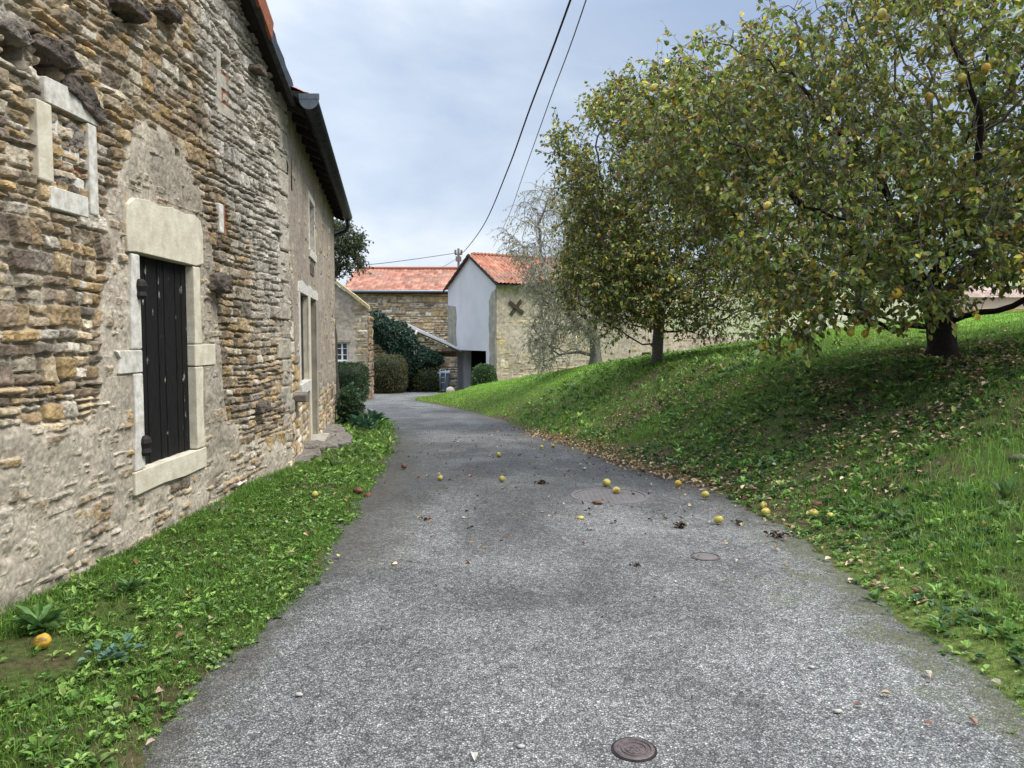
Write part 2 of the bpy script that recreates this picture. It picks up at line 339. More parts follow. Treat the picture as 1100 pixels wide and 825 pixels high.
# ------------------------------------------------------------------ rubble wall generator (real relief)
STONES=np.array([(.43,.315,.18),(.36,.255,.14),(.48,.38,.25),(.30,.225,.15),(.52,.44,.32),(.22,.17,.125),(.42,.29,.14),(.27,.225,.175),(.58,.51,.41),(.36,.285,.20),(.45,.35,.22),(.40,.285,.17)])
def rubble(name,us,zs,org,dr,nrm,parent,mat,flat=(),mrel=0,sc_=None,crisp=0,hc=(.06,.13),wc=(.13,.42),mortar=(.44,.38,.29),plaster=None,pcol=None,light=None,holes=(),top=None,relief=1,seed=1,stone_cols=STONES,cut=(),tint=None):
    rg=np.random.default_rng(seed)
    U,Zz=np.meshgrid(us,zs)
    sc=sc_ or (wc[0]+wc[1])/2/.27
    wu=U+.03*sc*fbm(U*2.3/sc,Zz*2.3/sc,seed,3)+.015*sc*fbm(U*9/sc,Zz*9/sc,seed+5,2)
    wz=Zz+.035*sc*fbm(U*.9/sc,Zz*.7/sc,seed+9,2)+.018*sc*fbm(U*6/sc,Zz*6/sc,seed+11,3)
    zlo=zs[0]-.3;hs=[];z=zlo
    while z<zs[-1]+.8: hs.append(z);z+=rg.uniform(hc[0]*1.7,hc[1]*1.9)
    hs=np.array(hs);k=np.clip(np.searchsorted(hs,wz)-1,0,len(hs)-2);Hh=hs[k+1]-hs[k];v=(wz-hs[k])/Hh
    i=np.zeros(U.shape,np.int64);sa=np.zeros_like(U);sb=np.zeros_like(U)
    for q in range(len(hs)-1):
        m=(k==q)
        if not m.any(): continue
        j=[];x=us[0]-.8-rg.uniform(0,.4);shr=rg.uniform(-.25,.25)
        while x<us[-1]+1.2: j.append(x);x+=rg.uniform(wc[0]*1.6,wc[1]*2.0)
        j=np.array(j);uu=wu[m]+shr*(v[m]-.5)*Hh[m];ii=np.clip(np.searchsorted(j,uu)-1,0,len(j)-2);i[m]=ii;sa[m]=j[ii];sb[m]=j[ii+1];wu[m]=uu
    hA=_hash(k,i,seed+101);hB=_hash(k,i,seed+102);hC=_hash(k,i,seed+103)
    nl=np.where(hA<.22,1,np.where(hA<.94,2,3))
    c1=np.where(nl==1,2.,np.where(nl==2,.36+.3*hB,.26+.13*hB));c2=np.where(nl==3,c1+.28+.12*hC,2.)
    lay=(v>c1).astype(int)+(v>c2).astype(int)
    lo=np.where(lay==0,0.,np.where(lay==1,c1,c2));hi=np.minimum(np.where(lay==0,c1,np.where(lay==1,c2,1.)),1.)
    sid0=k*977+i*31+lay*7;wd=sb-sa;t_=(wu-sa)/wd
    tgt=(wc[0]+(wc[1]-wc[0])*_hash(sid0,i,seed+104))*np.where(nl==1,1.15,1);np_=np.maximum(1,np.round(wd/tgt)).astype(int)
    kk=np.clip(np.floor(t_*np_),0,np_-1).astype(int)
    bnd=lambda q:np.where((q<=0)|(q>=np_),q*1.,q+.5*(_hash(sid0,q+50,seed+105)-.5))/np_
    kk=np.where(t_<bnd(kk),kk-1,np.where(t_>=bnd(kk+1),kk+1,kk));kk=np.clip(kk,0,np_-1)
    ba,bb=bnd(kk),bnd(kk+1);sid1=sid0*8+kk
    h1=_hash(sid1,k,seed+106);h2=_hash(sid1,k,seed+107);h3=_hash(sid1,k,seed+108);h4=_hash(sid1,k,seed+109)
    H=(hi-lo)*Hh;W_=(bb-ba)*wd
    cz=np.clip((v-(lo+hi)/2)/(hi-lo),-.5,.5);cw=np.clip((t_-(ba+bb)/2)/(bb-ba+1e-6),-.5,.5)
    # every stone a little smaller than its cell, by its own amounts
    dT=(hi-v)*Hh-.012*sc*h1-.25*H*np.maximum(0,h2-.72)-.10*H*(cw+.5)*h3;dB=(v-lo)*Hh-.010*sc*h3-.08*H*(.5-cw)*h1
    d_v=np.minimum(dT,dB);du=np.minimum((t_-ba)*wd-.012*sc*h4,(bb-t_)*wd-.010*sc*h2)
    sid,inv=np.unique(sid1,return_inverse=True);inv=inv.reshape(U.shape);ns=len(sid)
    prot=rg.uniform(-.012,.034,ns)+(rg.random(ns)<.10)*rg.uniform(.0,.03,ns)
    tz=rg.uniform(-.02,.03,ns);tu=rg.uniform(-.03,.03,ns);rnd=rg.uniform(.003,.009,ns) if crisp else rg.uniform(.005,.014,ns)
    rc_=.022*sc;ax=np.maximum(0,rc_-du);az=np.maximum(0,rc_-d_v)
    d=rc_-np.sqrt(ax*ax+az*az);d=np.where(np.minimum(du,d_v)<0,np.minimum(du,d_v),np.minimum(d,np.minimum(du,d_v)))
    d=d-.009*sc*(fbm(U*16/sc,Zz*16/sc,seed+21,3)+.35)
    # rounded corners
    rr=rnd[inv]*sc
    prof=1-np.exp(-np.maximum(d,0)/rr)
    st=(prot[inv]+.02)*prof+ (tz[inv]*cz+tu[inv]*cw)*prof+.010*fbm(U*9,Zz*12,seed+31,4)*prof+.012*prof*fbm(U*28,Zz*28,seed+33,3,.6)
    if crisp: st=st+prof*(.012*np.abs(fbm(U*13,Zz*17,seed+35,3))+.010*np.round(2.2*fbm(U*6+h1*9,Zz*8,seed+36,2))/2)
    st=np.where(d<=0,-.05,st)
    mo=-.020+mrel+.012*fbm(U*11,Zz*11,seed+41,4)+.018*fbm(U*1.6,Zz*1.6,seed+42,3)
    pm=np.zeros_like(U) if plaster is None else plaster(U,Zz)
    mo=mo+pm*.052
    if plaster is not None: mo=mo+pm*(.006*fbm(U*14,Zz*14,seed+45,4,.65)+.006*fbm(U*4,Zz*4,seed+46,2))
    h=np.maximum(st,mo)*relief
    h=h+.02*relief*fbm(U*.7,Zz*.7,seed+51,2)
    rc=stone_cols[rg.integers(0,len(stone_cols),ns)]*rg.uniform(.75,1.25,(ns,1))
    C=rc[inv]*(1+.30*(fbm(U*4.3,Zz*6.1,seed+90,3)))[...,None]
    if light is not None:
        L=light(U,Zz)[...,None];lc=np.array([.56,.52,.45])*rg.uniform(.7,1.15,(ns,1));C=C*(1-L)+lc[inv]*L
    mc=np.array(mortar)*(1+.25*fbm(U*6,Zz*6,seed+61,3))[...,None]
    if pcol is not None:
        mc=mc*(1-pm[...,None])+np.array(pcol)*(1+.22*fbm(U*3,Zz*3,seed+63,4)+.12*fbm(U*25,Zz*25,seed+64,3))[...,None]*pm[...,None]
    raw=smooth(.004,.022,st-mo)[...,None]
    # mortar coloured darker the deeper it sits in open joints
    jc=mc*(.48+.52*smooth(-.035,.002,mo))[...,None]
    C=C*raw+jc*(1-raw)
    g=fbm(U*.8,Zz*.8,seed+71,4)[...,None];C=C*(1+.18*g)
    if tint is not None: C=tint(U,Zz,C)
    # lichen blotches and pale bruises inside the stones
    bl=smooth(.25,.6,fbm(U*14,Zz*14,seed+81,4,.6))[...,None]*raw;C=C*(1+.45*bl);dk=smooth(.2,.6,fbm(U*7+3,Zz*9,seed+82,4,.6))[...,None]*raw;C=C*(1-.34*dk)
    for (a,b,c,e) in flat: h=np.where((U>a)&(U<b)&(Zz>c)&(Zz<e),np.minimum(h,.028),h)
    for (a,b,c,e,dep) in holes:
        m=(U>a)&(U<b)&(Zz>c)&(Zz<e);h=np.where(m,-dep,h);C=np.where(m[...,None],C*.8,C)
    o=np.array(org,float);dr=np.array([*dr,0.]);nr=np.array([*nrm,0.])
    P=o+U[...,None]*dr+Zz[...,None]*np.array([0,0,1.])+h[...,None]*nr
    F=gridfaces(len(us),len(zs))
    uc=U.ravel()[F].mean(1);zc=Zz.ravel()[F].mean(1);keep=np.ones(len(F),bool)
    for (a,b,c,e) in cut: keep&=~((uc>a)&(uc<b)&(zc>c)&(zc<e))
    if top is not None: keep&=zc<top(uc)
    return mesh_np(name,P.reshape(-1,3),F[keep],mat=mat,parent=parent,cols=C.reshape(-1,3),smooth_sh=False)

# ================================================================== STONE BARN
barn=empty('stone_barn','old rubble stone barn with a black plank shutter beside the left grass verge','barn',(-2.8,4.2,0))
def PB(o):  # keep world coordinates under the barn empty
    o.parent=barn;o.matrix_parent_inverse=barn.matrix_basis.inverted();return o
def P_(o,e): o.parent=e;o.matrix_parent_inverse=e.matrix_basis.inverted();return o
bdir=np.array([.024,1.]);bdir/=np.linalg.norm(bdir);bn=np.array([bdir[1],-bdir[0]])
def zv(y): return 4.60+.45*(8.5-np.maximum(y,2*3.0-y))
# local u = y (about), plane through (-2.8,4.2)
def BW(u,off,z):  # u = world y along the wall, off = metres out of the wall
    return (-2.8+(u-4.2)*.024+bn[0]*off, u+bn[1]*off, z)
def sdbox(U,Zz,a,b,c,d):
    return np.maximum(np.maximum(a-U,U-b),np.maximum(c-Zz,Zz-d))
def b_plaster(U,Zz):
    n=.14*fbm(U*1.7,Zz*1.7,81,4)+.05*fbm(U*7,Zz*7,82,3)
    low=np.interp(U,[3,4.2,5.3,6.8,7.4,8.2,9.2],[1.2,1.14,1.05,.95,.72,.5,.34])
    a=smooth(.10,-.10,Zz-low+n)
    top=np.interp(U,[5.0,5.3,5.6,6.1,6.4,6.75,7.0,7.25],[.6,2.5,3.0,3.22,3.2,2.95,2.5,.5])
    b=smooth(.12,-.12,Zz-top+n)*smooth(4.9,5.15,U+n)*smooth(7.45,7.15,U+n)
    m=np.maximum(a,b)
    hole=smooth(-.05,.45,fbm(U*2.6,Zz*2.6,84,4))*.75*smooth(1.3,.7,Zz)
    return np.clip(m-hole*.8,0,1)
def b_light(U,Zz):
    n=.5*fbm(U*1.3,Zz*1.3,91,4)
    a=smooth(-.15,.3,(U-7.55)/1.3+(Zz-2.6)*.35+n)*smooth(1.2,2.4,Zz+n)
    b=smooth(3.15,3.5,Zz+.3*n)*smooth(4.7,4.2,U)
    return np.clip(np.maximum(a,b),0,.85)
def b_tint(U,Zz,C):
    # brown-ochre iron staining through the middle courses and blackened top stones
    a=smooth(.9,.1,np.abs(U-6.9-.7*(Zz-2.8)*0)/1.6)*smooth(1.8,2.4,Zz)*smooth(3.9,3.2,Zz)*(.5+.5*fbm(U*2,Zz*2,95,3))
    C=C*(1-.30*a[...,None]*np.array([.92,1,1.05]))
    t=smooth(.1,.6,fbm(U*3,Zz*5,96,4))*smooth(2.9,3.3,Zz)*smooth(6,4.8,U)
    return C*(1-.45*t[...,None])
us=axis([(-3.2,2.6,.06),(2.6,3.8,.02),(3.8,6.2,.0072),(6.2,9.25,.0085)]);zs=axis([(-.35,-.05,.03),(-.05,3.6,.0078),(3.6,5.15,.010),(5.15,7.2,.06)])
holes=[(4.30,4.52,3.12,3.27,.3),(4.62,4.86,3.14,3.30,.3),(7.29,7.51,4.1,4.2,.25),(6.3,6.37,3.07,3.12,.12),(5.45,5.75,3.82,3.98,.2),(9.02,9.08,3.3,3.36,.1),(7.6,7.66,4.28,4.33,.12)]
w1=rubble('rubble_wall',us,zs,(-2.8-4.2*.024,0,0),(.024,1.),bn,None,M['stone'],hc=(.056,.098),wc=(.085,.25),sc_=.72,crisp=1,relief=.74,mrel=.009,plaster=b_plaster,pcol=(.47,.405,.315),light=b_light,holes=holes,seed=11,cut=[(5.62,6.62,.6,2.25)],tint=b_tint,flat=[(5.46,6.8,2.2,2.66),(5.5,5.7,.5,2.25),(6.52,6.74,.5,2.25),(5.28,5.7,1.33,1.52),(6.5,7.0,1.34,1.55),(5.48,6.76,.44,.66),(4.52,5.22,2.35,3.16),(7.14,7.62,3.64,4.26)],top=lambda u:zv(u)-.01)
PB(w1)
# other sides of the barn
mb=MB();mb.box(-9,-2.98,-3.2,-3.0,-.3,4.7);mb.box(-9,-8.8,-3,9.2,-.3,4.7);mb.box(-8.8,-3.0,9.0,9.2,-.3,4.7);mb.box(-3.25,-3.2,-3,9,-.3,4.7)
PB(mb.build('back_walls',M['slab']))
# gable wall faces the road: verge with black flashing, red verge tiles further up
RED=[(.36,.12,.06),(.50,.21,.12)]
def slope_tiles(name,xa_fn,ys_,z0,x1,rise,parent,cols,pitch=.21,course=.34,seed=3):
    n=int(6*(ys_[1]-ys_[0])/pitch)+1;yy=np.linspace(ys_[0],ys_[1],n);m=int(abs(x1-xa_fn(ys_[0]))/.085)+1;tt=np.linspace(0,1,m)
    YY,TT=np.meshgrid(yy,tt);xa=np.vectorize(xa_fn)(YY);XX=xa+(x1-xa)*TT
    L=np.abs(XX-xa);fr=(L/course)%1
    ZZ=z0+L*rise+.035*np.abs(np.cos(np.pi*YY/pitch))-.02*fr+.03
    ti=np.floor(YY/pitch+.5);tj=np.floor(L/course)
    rv=_hash(ti,tj,seed);rv2=_hash(ti,tj,seed+3)
    C=np.array(cols[0])*(1-rv[...,None])+np.array(cols[1])*rv[...,None];C=C*(.75+.45*rv2[...,None])
    return mesh_np(name,np.stack([XX,YY,ZZ],-1).reshape(-1,3),gridfaces(n,m),mat=M['tile'],parent=parent,cols=C.reshape(-1,3))
def tile_plane(name,A,B,C,parent_fn,pitch,course,cols,seed,amp=.05,fine=5):
    "A->B along the eave, A->C up the slope"
    A,B,C=map(lambda p:np.array(p,float),(A,B,C));lu=np.linalg.norm(B-A);lv=np.linalg.norm(C-A)
    nu=int(lu/pitch*fine)+1;nv=int(lv/course*4)+1
    U,Vv=np.meshgrid(np.linspace(0,lu,nu),np.linspace(0,lv,nv));eu=(B-A)/lu;ev=(C-A)/lv;nn=np.cross(eu,ev)
    if nn[2]<0: nn=-nn
    fr=(Vv/course)%1
    sag=-.03*np.sin(np.pi*U/lu)+.02*fbm(U*.5,Vv*.8,seed,3)
    h=amp*np.abs(np.cos(np.pi*U/pitch))-amp*.7*fr+.04+sag
    P=A+U[...,None]*eu+Vv[...,None]*ev+h[...,None]*nn
    ti=np.floor(U/pitch+.5);tj=np.floor(Vv/course);rv=_hash(ti,tj,seed);r2=_hash(ti,tj,seed+3)
    c=np.array(cols[0])*(1-rv[...,None])+np.array(cols[1])*rv[...,None]
    c=c*(.72+.5*r2[...,None])
    mo=smooth(.15,.6,fbm(U*.7,Vv*.9,seed+5,4))[...,None]*.5
    c=c*(1-mo)+np.array([.25,.19,.14])*mo
    return parent_fn(mesh_np(name,P.reshape(-1,3),gridfaces(nu,nv),mat=M['tile'],cols=c.reshape(-1,3)))
XV=-2.50
tile_plane('roof_tiles',(-9.3,9.3,zv(9.3)+.10),(XV-.02,9.3,zv(9.3)+.10),(-9.3,3.0,zv(3.0)+.10),PB,.21,.34,RED,3)
tile_plane('roof_tiles',(XV-.02,-3.4,zv(-3.4)+.10),(-9.3,-3.4,zv(-3.4)+.10),(XV-.02,3.0,zv(3.0)+.10),PB,.21,.34,RED,4)
mb=MB();mb.prism([(XV-.06,9.28,zv(9.28)+.02),(XV-.06,3,zv(3)+.02),(XV-.06,3,zv(3)+.07),(XV-.06,9.28,zv(9.28)+.07)],(-6.6,0,0));PB(mb.build('roof_boards',M['soffit']))
mb=MB();mb.prism([(XV-.06,-3.3,zv(-3.3)+.02),(XV-.06,3,zv(3)+.02),(XV-.06,3,zv(3)+.07),(XV-.06,-3.3,zv(-3.3)+.07)],(-6.6,0,0));PB(mb.build('roof_boards',M['soffit']))
mb=MB();ya,yb=7.6,9.05
mb.prism([(XV-.03,ya,zv(ya)-.07),(XV-.03,yb,zv(yb)-.07),(XV-.03,yb,zv(yb)+.12),(XV-.03,ya,zv(ya)+.12)],(.018,0,0))
mb.prism([(XV-.045,ya,zv(ya)-.10),(XV-.045,yb,zv(yb)-.10),(XV-.045,yb,zv(yb)-.075),(XV-.045,ya,zv(ya)-.075)],(.06,0,0))
PB(mb.build('verge_flashing',M['zinc']))
for i in range(22):
    y1=8.12-i*.37;y0=y1-.40
    if y0<3.0: break
    e=.02+.004*(i%3);t=.02
    mb=MB();a1,a0=zv(y1)-.11,zv(y0)-.11
    # L shaped verge tile: hanging lip and rounded top
    def sec(y,z,g): return [(XV+e-.02,y,z),(XV+e+.012*g,y,z-.005),(XV+e+.03*g,y,z+.16),(XV+e-.0,y,z+.25),(XV-.10,y,z+.29),(XV-.20,y,z+.25),(XV-.20,y,z+.235),(XV-.10,y,z+.27),(XV-.01,y,z+.235),(XV+e-.005,y,z+.15)]
    A=sec(y1,a1,1.0);B=sec(y0,a0+.03,.8);n=10
    mb.add(A+B,[(q,(q+1)%n,n+(q+1)%n,n+q) for q in range(n)]+[(0,1,2,9),(2,3,8,9),(3,4,7,8),(4,5,6,7),(10,19,12,11),(12,19,18,13),(13,18,17,14),(14,17,16,15)])
    PB(mb.build('verge_tile',M['brick']))
mb=MB();mb.prism([(-2.52,8.95,4.36),(-2.3,8.93,4.33),(-2.28,9.12,4.34),(-2.52,9.2,4.40)],(-.02,0,.05))
PB(mb.build('loose_tile',M['dark_stone'],bevel=.008))
# shutter surround: lintel, jambs, sill as separate pale stones
def bblock(name,poly,depth0,depth1,mat,bev=.01,seed=0):
    rg=np.random.default_rng(seed+len(name))
    mb=MB();n=len(poly)
    A=[BW(u,depth1,z) for u,z in poly];v=np.array(BW(0,depth0,0))-np.array(BW(0,depth1,0))
    mb.prism(A,tuple(v));o=mb.build(name,mat,bevel=bev);PB(o)
    if mat in (M['dark_stone'],M['slab']): rocky(o,.06,.07,4)
    return o
bblock('lintel',[(5.50,2.205),(5.60,2.215),(6.62,2.205),(6.76,2.235),(6.76,2.50),(6.72,2.60),(6.6,2.635),(6.45,2.615),(6.2,2.63),(6.0,2.605),(5.8,2.62),(5.6,2.60),(5.51,2.54),(5.485,2.4)],-.2,.052,M['limestone'])
bblock('jamb',[(5.51,1.51),(5.66,1.51),(5.66,2.20),(5.545,2.20),(5.53,1.9)],-.2,.046,M['limestone_w'])
bblock('jamb',[(5.51,.625),(5.66,.63),(5.66,1.335),(5.53,1.335),(5.535,1.0)],-.2,.046,M['limestone_w'])
bblock('jamb_block',[(5.33,1.34),(5.664,1.34),(5.664,1.505),(5.30,1.505),(5.36,1.45)],-.2,.048,M['limestone_w'])
bblock('jamb',[(6.56,1.54),(6.70,1.54),(6.68,1.9),(6.69,2.20),(6.56,2.20)],-.2,.046,M['limestone'])
bblock('jamb',[(6.56,.64),(6.71,.64),(6.69,1.0),(6.71,1.345),(6.56,1.345)],-.2,.046,M['limestone'])
bblock('jamb_block',[(6.556,1.35),(6.98,1.35),(6.98,1.535),(6.556,1.535)],-.2,.048,M['limestone'])
bblock('window_sill',[(5.50,.45),(5.9,.465),(6.3,.455),(6.72,.47),(6.72,.632),(5.50,.622)],-.2,.055,M['limestone'])
# shutter: nine vertical planks in one panel, hinges
sh=MB()
npl=9;w=.9/npl
for i in range(npl):
    a=5.665+i*w+.0035;b=5.665+(i+1)*w-.0035;o=-.03+.004*((i*7)%3)
    P=[BW(a,o,.637),BW(b,o,.637),BW(b,o,2.2),BW(a,o,2.2)]
    v=np.array(BW(0,o-.03,0))-np.array(BW(0,o,0));sh.prism(P,tuple(v))
sh=sh.build('shutter',M['shutter'],bevel=.004);PB(sh)
mb=MB();mb.prism([BW(5.6,-.12,.6),BW(6.65,-.12,.6),BW(6.65,-.12,2.25),BW(5.6,-.12,2.25)],(-.02,0,0));PB(mb.build('shutter_backing',M['dark']))
for z in (.80,1.95):
    mb=MB()
    c=BW(5.645,.055,z);mb.lathe([(.0,-.075),(.03,-.075),(.045,-.05),(.036,-.02),(.048,.02),(.04,.05),(.025,.07),(0,.075)],c,10)
    mb.prism([BW(5.66,.0,z-.022),BW(5.80,.0,z-.015),BW(5.80,.0,z+.015),BW(5.66,.0,z+.022)],(-.02,0,0))
    h=mb.build('hinge',M['iron']);h.parent=sh;h.matrix_parent_inverse=sh.matrix_parent_inverse.inverted() if False else sh.matrix_parent_inverse
    h.matrix_parent_inverse=(barn.matrix_basis@sh.matrix_parent_inverse).inverted()
# blocked-up little window frame
bblock('blocked_window_lintel',[(4.64,2.99),(5.20,2.99),(5.20,3.08),(4.98,3.15),(4.64,3.14)],-.1,.036,M['limestone_w'])
bblock('blocked_window_jamb',[(4.55,2.52),(4.69,2.52),(4.69,2.985),(4.55,2.985)],-.1,.036,M['limestone'])
bblock('blocked_window_jamb',[(5.07,2.40),(5.165,2.40),(5.165,2.985),(5.07,2.985)],-.1,.036,M['limestone_w'])
bblock('blocked_window_sill',[(4.66,2.37),(5.06,2.37),(5.06,2.505),(4.66,2.505)],-.1,.034,M['limestone_w'],.015)
# rubble infill between
for (a,b,c,d,mt) in ((4.71,4.86,2.83,2.96,'limestone_w'),(4.88,5.05,2.80,2.93,'slab'),(4.70,4.83,2.68,2.81,'limestone_w'),(4.86,5.03,2.70,2.78,'limestone_w'),(4.80,5.05,2.62,2.69,'brick'),(4.71,4.9,2.53,2.61,'slab'),(4.92,5.06,2.52,2.61,'limestone_w')):
    j=lambda:random.uniform(-.012,.012)
    bblock('infill_stone',[(a+j(),c+j()),(b+j(),c+j()),(b+j(),d+j()),((a+b)/2,d+.008),(a+j(),d+j())],-.12,.006+j()*.6,M[mt],.014)
# slabs bridging the two wall cavities
bblock('slab_stone',[(4.56,3.29),(4.9,3.26),(5.02,3.32),(4.85,3.40),(4.6,3.37)],-.15,.06,M['dark_stone'],.02)
bblock('slab_stone',[(4.22,3.28),(4.5,3.25),(4.58,3.31),(4.4,3.38)],-.15,.04,M['slab'],.02)
bblock('slab_stone',[(4.86,3.12),(5.2,3.02),(5.28,3.08),(5.05,3.24),(4.9,3.24)],-.15,.06,M['dark_stone'],.02)
# bricked slit
bblock('slit_brick_infill',[(7.31,3.80),(7.50,3.80),(7.50,4.10),(7.31,4.10)],-.16,.014,M['brick'],.006)
bblock('slit_frame_stone',[(7.19,3.78),(7.29,3.76),(7.29,4.24),(7.2,4.24)],-.1,.03,M['quoin'],.015)
bblock('slit_frame_stone',[(7.2,3.66),(7.6,3.68),(7.6,3.78),(7.2,3.77)],-.1,.03,M['quoin'],.015)
bblock('niche_slab',[(7.14,2.56),(7.24,2.56),(7.24,2.83),(7.14,2.83)],-.1,.045,M['limestone_w'],.01)
bblock('niche_slab',[(7.255,2.54),(7.30,2.54),(7.30,2.84),(7.255,2.84)],-.1,.035,M['brick'],.01)
# protruding corbel stones
for (a,b,c,d,o) in ((6.88,7.14,2.0,2.17,.17),(7.95,8.25,.80,.92,.12),(8.05,8.27,4.32,4.41,.13),(5.40,5.74,3.86,3.96,.15),(6.05,6.3,4.08,4.18,.14)):
    poly=[(a,c+.02),(a+.06,c),((a+b)/2,c+.012),(b-.04,c-.004),(b,c+.05),(b-.02,d-.02),((a+b)/2,d),(a+.03,d-.012)]
    bblock('corbel_stone',poly,-.15,o,M['dark_stone'],.02)
# corner quoins: one dressed-stone part
mb=MB();z=.05;i=0
while z<4.35:
    hgt=random.uniform(.2,.38);L=(.50,.26)[i%2]+random.uniform(-.1,.08);o=.028+random.uniform(-.012,.012)
    P=[BW(9.24-L,o,z+.008),BW(9.235,o,z+.004),BW(9.235,o,z+hgt-.012),BW(9.24-L+.02,o,z+hgt-.008)]
    v=np.array(BW(0,-.2,0))-np.array(BW(0,o,0));mb.prism(P,tuple(v));z+=hgt;i+=1
rocky(PB(mb.build('corner_quoins',M['quoin'],bevel=.02)),.02,.06,3)
# foundation ledge stones at the wall foot
mb=MB();y=6.3
while y<9.1:
    L=random.uniform(.18,.4);h0=random.uniform(.03,.1);o=random.uniform(.08,.2)
    P=[BW(y,o,-.1),BW(y+L-.02,o*random.uniform(.7,1.1),-.1),BW(y+L-.03,-.1,-.1),BW(y+.02,-.1,-.1)];mb.prism(P,(random.uniform(-.02,.02),0,.1+h0));y+=L
rocky(PB(mb.build('footing_stones',M['slab'],bevel=.02)),.05,.08,3)

# ================================================================== PLASTERED HOUSE
house=empty('plastered_house','narrow tan plastered house with black gutter joined to the far end of the stone barn','house',(-2.68,9.24,0))
hd=np.array([-.162,1.]);hl=np.linalg.norm(hd);hdn=hd/hl;hn=np.array([hdn[1],-hdn[0]])
def HW(y,off,z): # y world along wall line
    return (-2.68-.162*(y-9.24)+hn[0]*off,y+hn[1]*off,z)
def PH(o): return P_(o,house)
y2u=lambda y:(y-9.24)*hl
def h_plaster(U,Zz):
    n=.2*fbm(U*1.5,Zz*1.5,181,4)+.06*fbm(U*7,Zz*7,182,3)
    lim=np.interp(U,[0,.25,.6,1.1,2.2,3.3,4,5.5,8.2],[2.4,2.0,1.35,.95,.78,.5,.62,.68,.5])
    return smooth(-.08,.1,Zz-lim+n)
us=np.arange(0,8.16,.02);zs=np.arange(-.75,4.6,.02)
door=(y2u(11.62),y2u(12.62),-.12,2.2);win=(y2u(10.3),y2u(11.36),.98,2.2);uw=(y2u(11.72),y2u(12.5),2.92,3.68)
hw=rubble('front_wall',us,zs,(-2.68,9.24,0),hdn,hn,None,M['stone'],hc=(.09,.16),wc=(.16,.4),mortar=(.42,.34,.24),plaster=h_plaster,pcol=(.42,.35,.275),seed=51,relief=.5,
   holes=[(y2u(9.62),y2u(9.74),3.42,3.58,.15)],cut=[door,win,uw],stone_cols=STONES*1.25)
PH(hw)
def hb(name,poly,d0,d1,mat,bev=.008,par=None):
    mb=MB();A=[HW(u,d1,z) for u,z in poly];v=np.array(HW(9,d0,0))-np.array(HW(9,d1,0));mb.prism(A,tuple(v));o=mb.build(name,mat,bevel=bev)
    P_(o,house)
    if par: o.parent=par;o.matrix_parent_inverse=(house.matrix_basis@par.matrix_parent_inverse).inverted()
    return o
R4=lambda a,b,c,d:[(a,c),(b,c),(b,d),(a,d)]
hb('door_lintel',[(10.1,2.2),(13.0,2.2),(13.0,2.33),(12.6,2.36),(12.2,2.33),(11.7,2.37),(11.2,2.33),(10.6,2.37),(10.15,2.33)],-.3,.03,M['limestone_w'])
hb('window_jamb',[(10.12,.95),(10.3,.95),(10.3,2.198),(10.12,2.198)],-.3,.03,M['limestone_w'])
hb('door_jamb',[(11.36,-.1),(11.62,-.1),(11.62,2.198),(11.36,2.198)],-.3,.034,M['limestone'])
hb('door_jamb',[(12.62,-.15),(12.82,-.15),(12.82,2.198),(12.62,2.198)],-.55,.03,M['strip'])
hb('window_sill',R4(10.08,11.355,.83,.975),-.3,.06,M['limestone_w'])
hb('door_step',R4(11.6,12.75,-.22,.0),-.3,.20,M['quoin'],.012)
ds=hb('door',R4(11.63,12.61,-.0,2.19),-.52,-.47,M['shutter2'])
hs_=MB()
for i in range(6):
    a=10.31+i*.172;P=[HW(a,-.05,.98),HW(a+.165,-.05,.98),HW(a+.165,-.05,2.19),HW(a,-.05,2.19)];v=np.array(HW(9,-.09,0))-np.array(HW(9,-.05,0));hs_.prism(P,tuple(v))
hs_=hs_.build('window_shutter',M['shutter2'],bevel=.004);PH(hs_)
hb('hinge',R4(10.31,10.6,1.92,1.96),-.06,-.03,M['iron'],.002,hs_);hb('hinge',R4(10.31,10.6,1.14,1.18),-.06,-.03,M['iron'],.002,hs_)
# upper window
fr=hb('upper_window_jamb',R4(11.6,11.72,2.86,3.76),-.15,.03,M['limestone_w']);hb('upper_window_jamb',R4(12.5,12.62,2.86,3.76),-.3,.03,M['limestone_w'])
hb('upper_window_lintel',R4(11.6,12.62,3.68,3.78),-.15,.034,M['limestone_w']);hb('upper_window_sill',R4(11.58,12.64,2.80,2.92),-.15,.05,M['limestone_w'])
hb('upper_window_pane',R4(11.7,12.52,2.9,3.7),-.24,-.22,M['cream'])
# dark raised plate standing in for the niche above the door
hb('niche_plate',[(11.75,2.56),(12.35,2.56),(12.35,2.68),(12.05,2.80),(11.75,2.7)],-.02,.03,M['dark_stone'],.006)
hb('slit_strip',[(9.64,3.40),(9.70,3.40),(9.72,3.85),(9.66,3.85)],-.02,.02,M['iron'],.002)  # dark strip standing in for the narrow slit in the wall
hb('corbel_stone',[(9.62,.78),(9.95,.76),(9.98,.84),(9.8,.9),(9.6,.88)],-.1,.16,M['slab'],.02)
# other walls
mb=MB();E=HW(17.29,0,0)
mb.prism([(E[0]-.02,E[1],-.8),(-9.5,E[1]+.9,-.8),(-9.5,E[1]+.9,4.4),(E[0]-.02,E[1],4.3)],(0,-.2,0));mb.box(-9.5,-9.3,9.4,17.9,-.8,4.4)
PH(mb.build('side_walls',M['cream']))
# hidden core behind the front so openings read dark
mb=MB();A=[HW(9.3,-.56,-.6),HW(17.2,-.3,-.6),HW(17.2,-.3,4.5),HW(9.3,-.56,4.5)];mb.prism(A,(-.05,0,0));PH(mb.build('inner_wall',M['strip']))
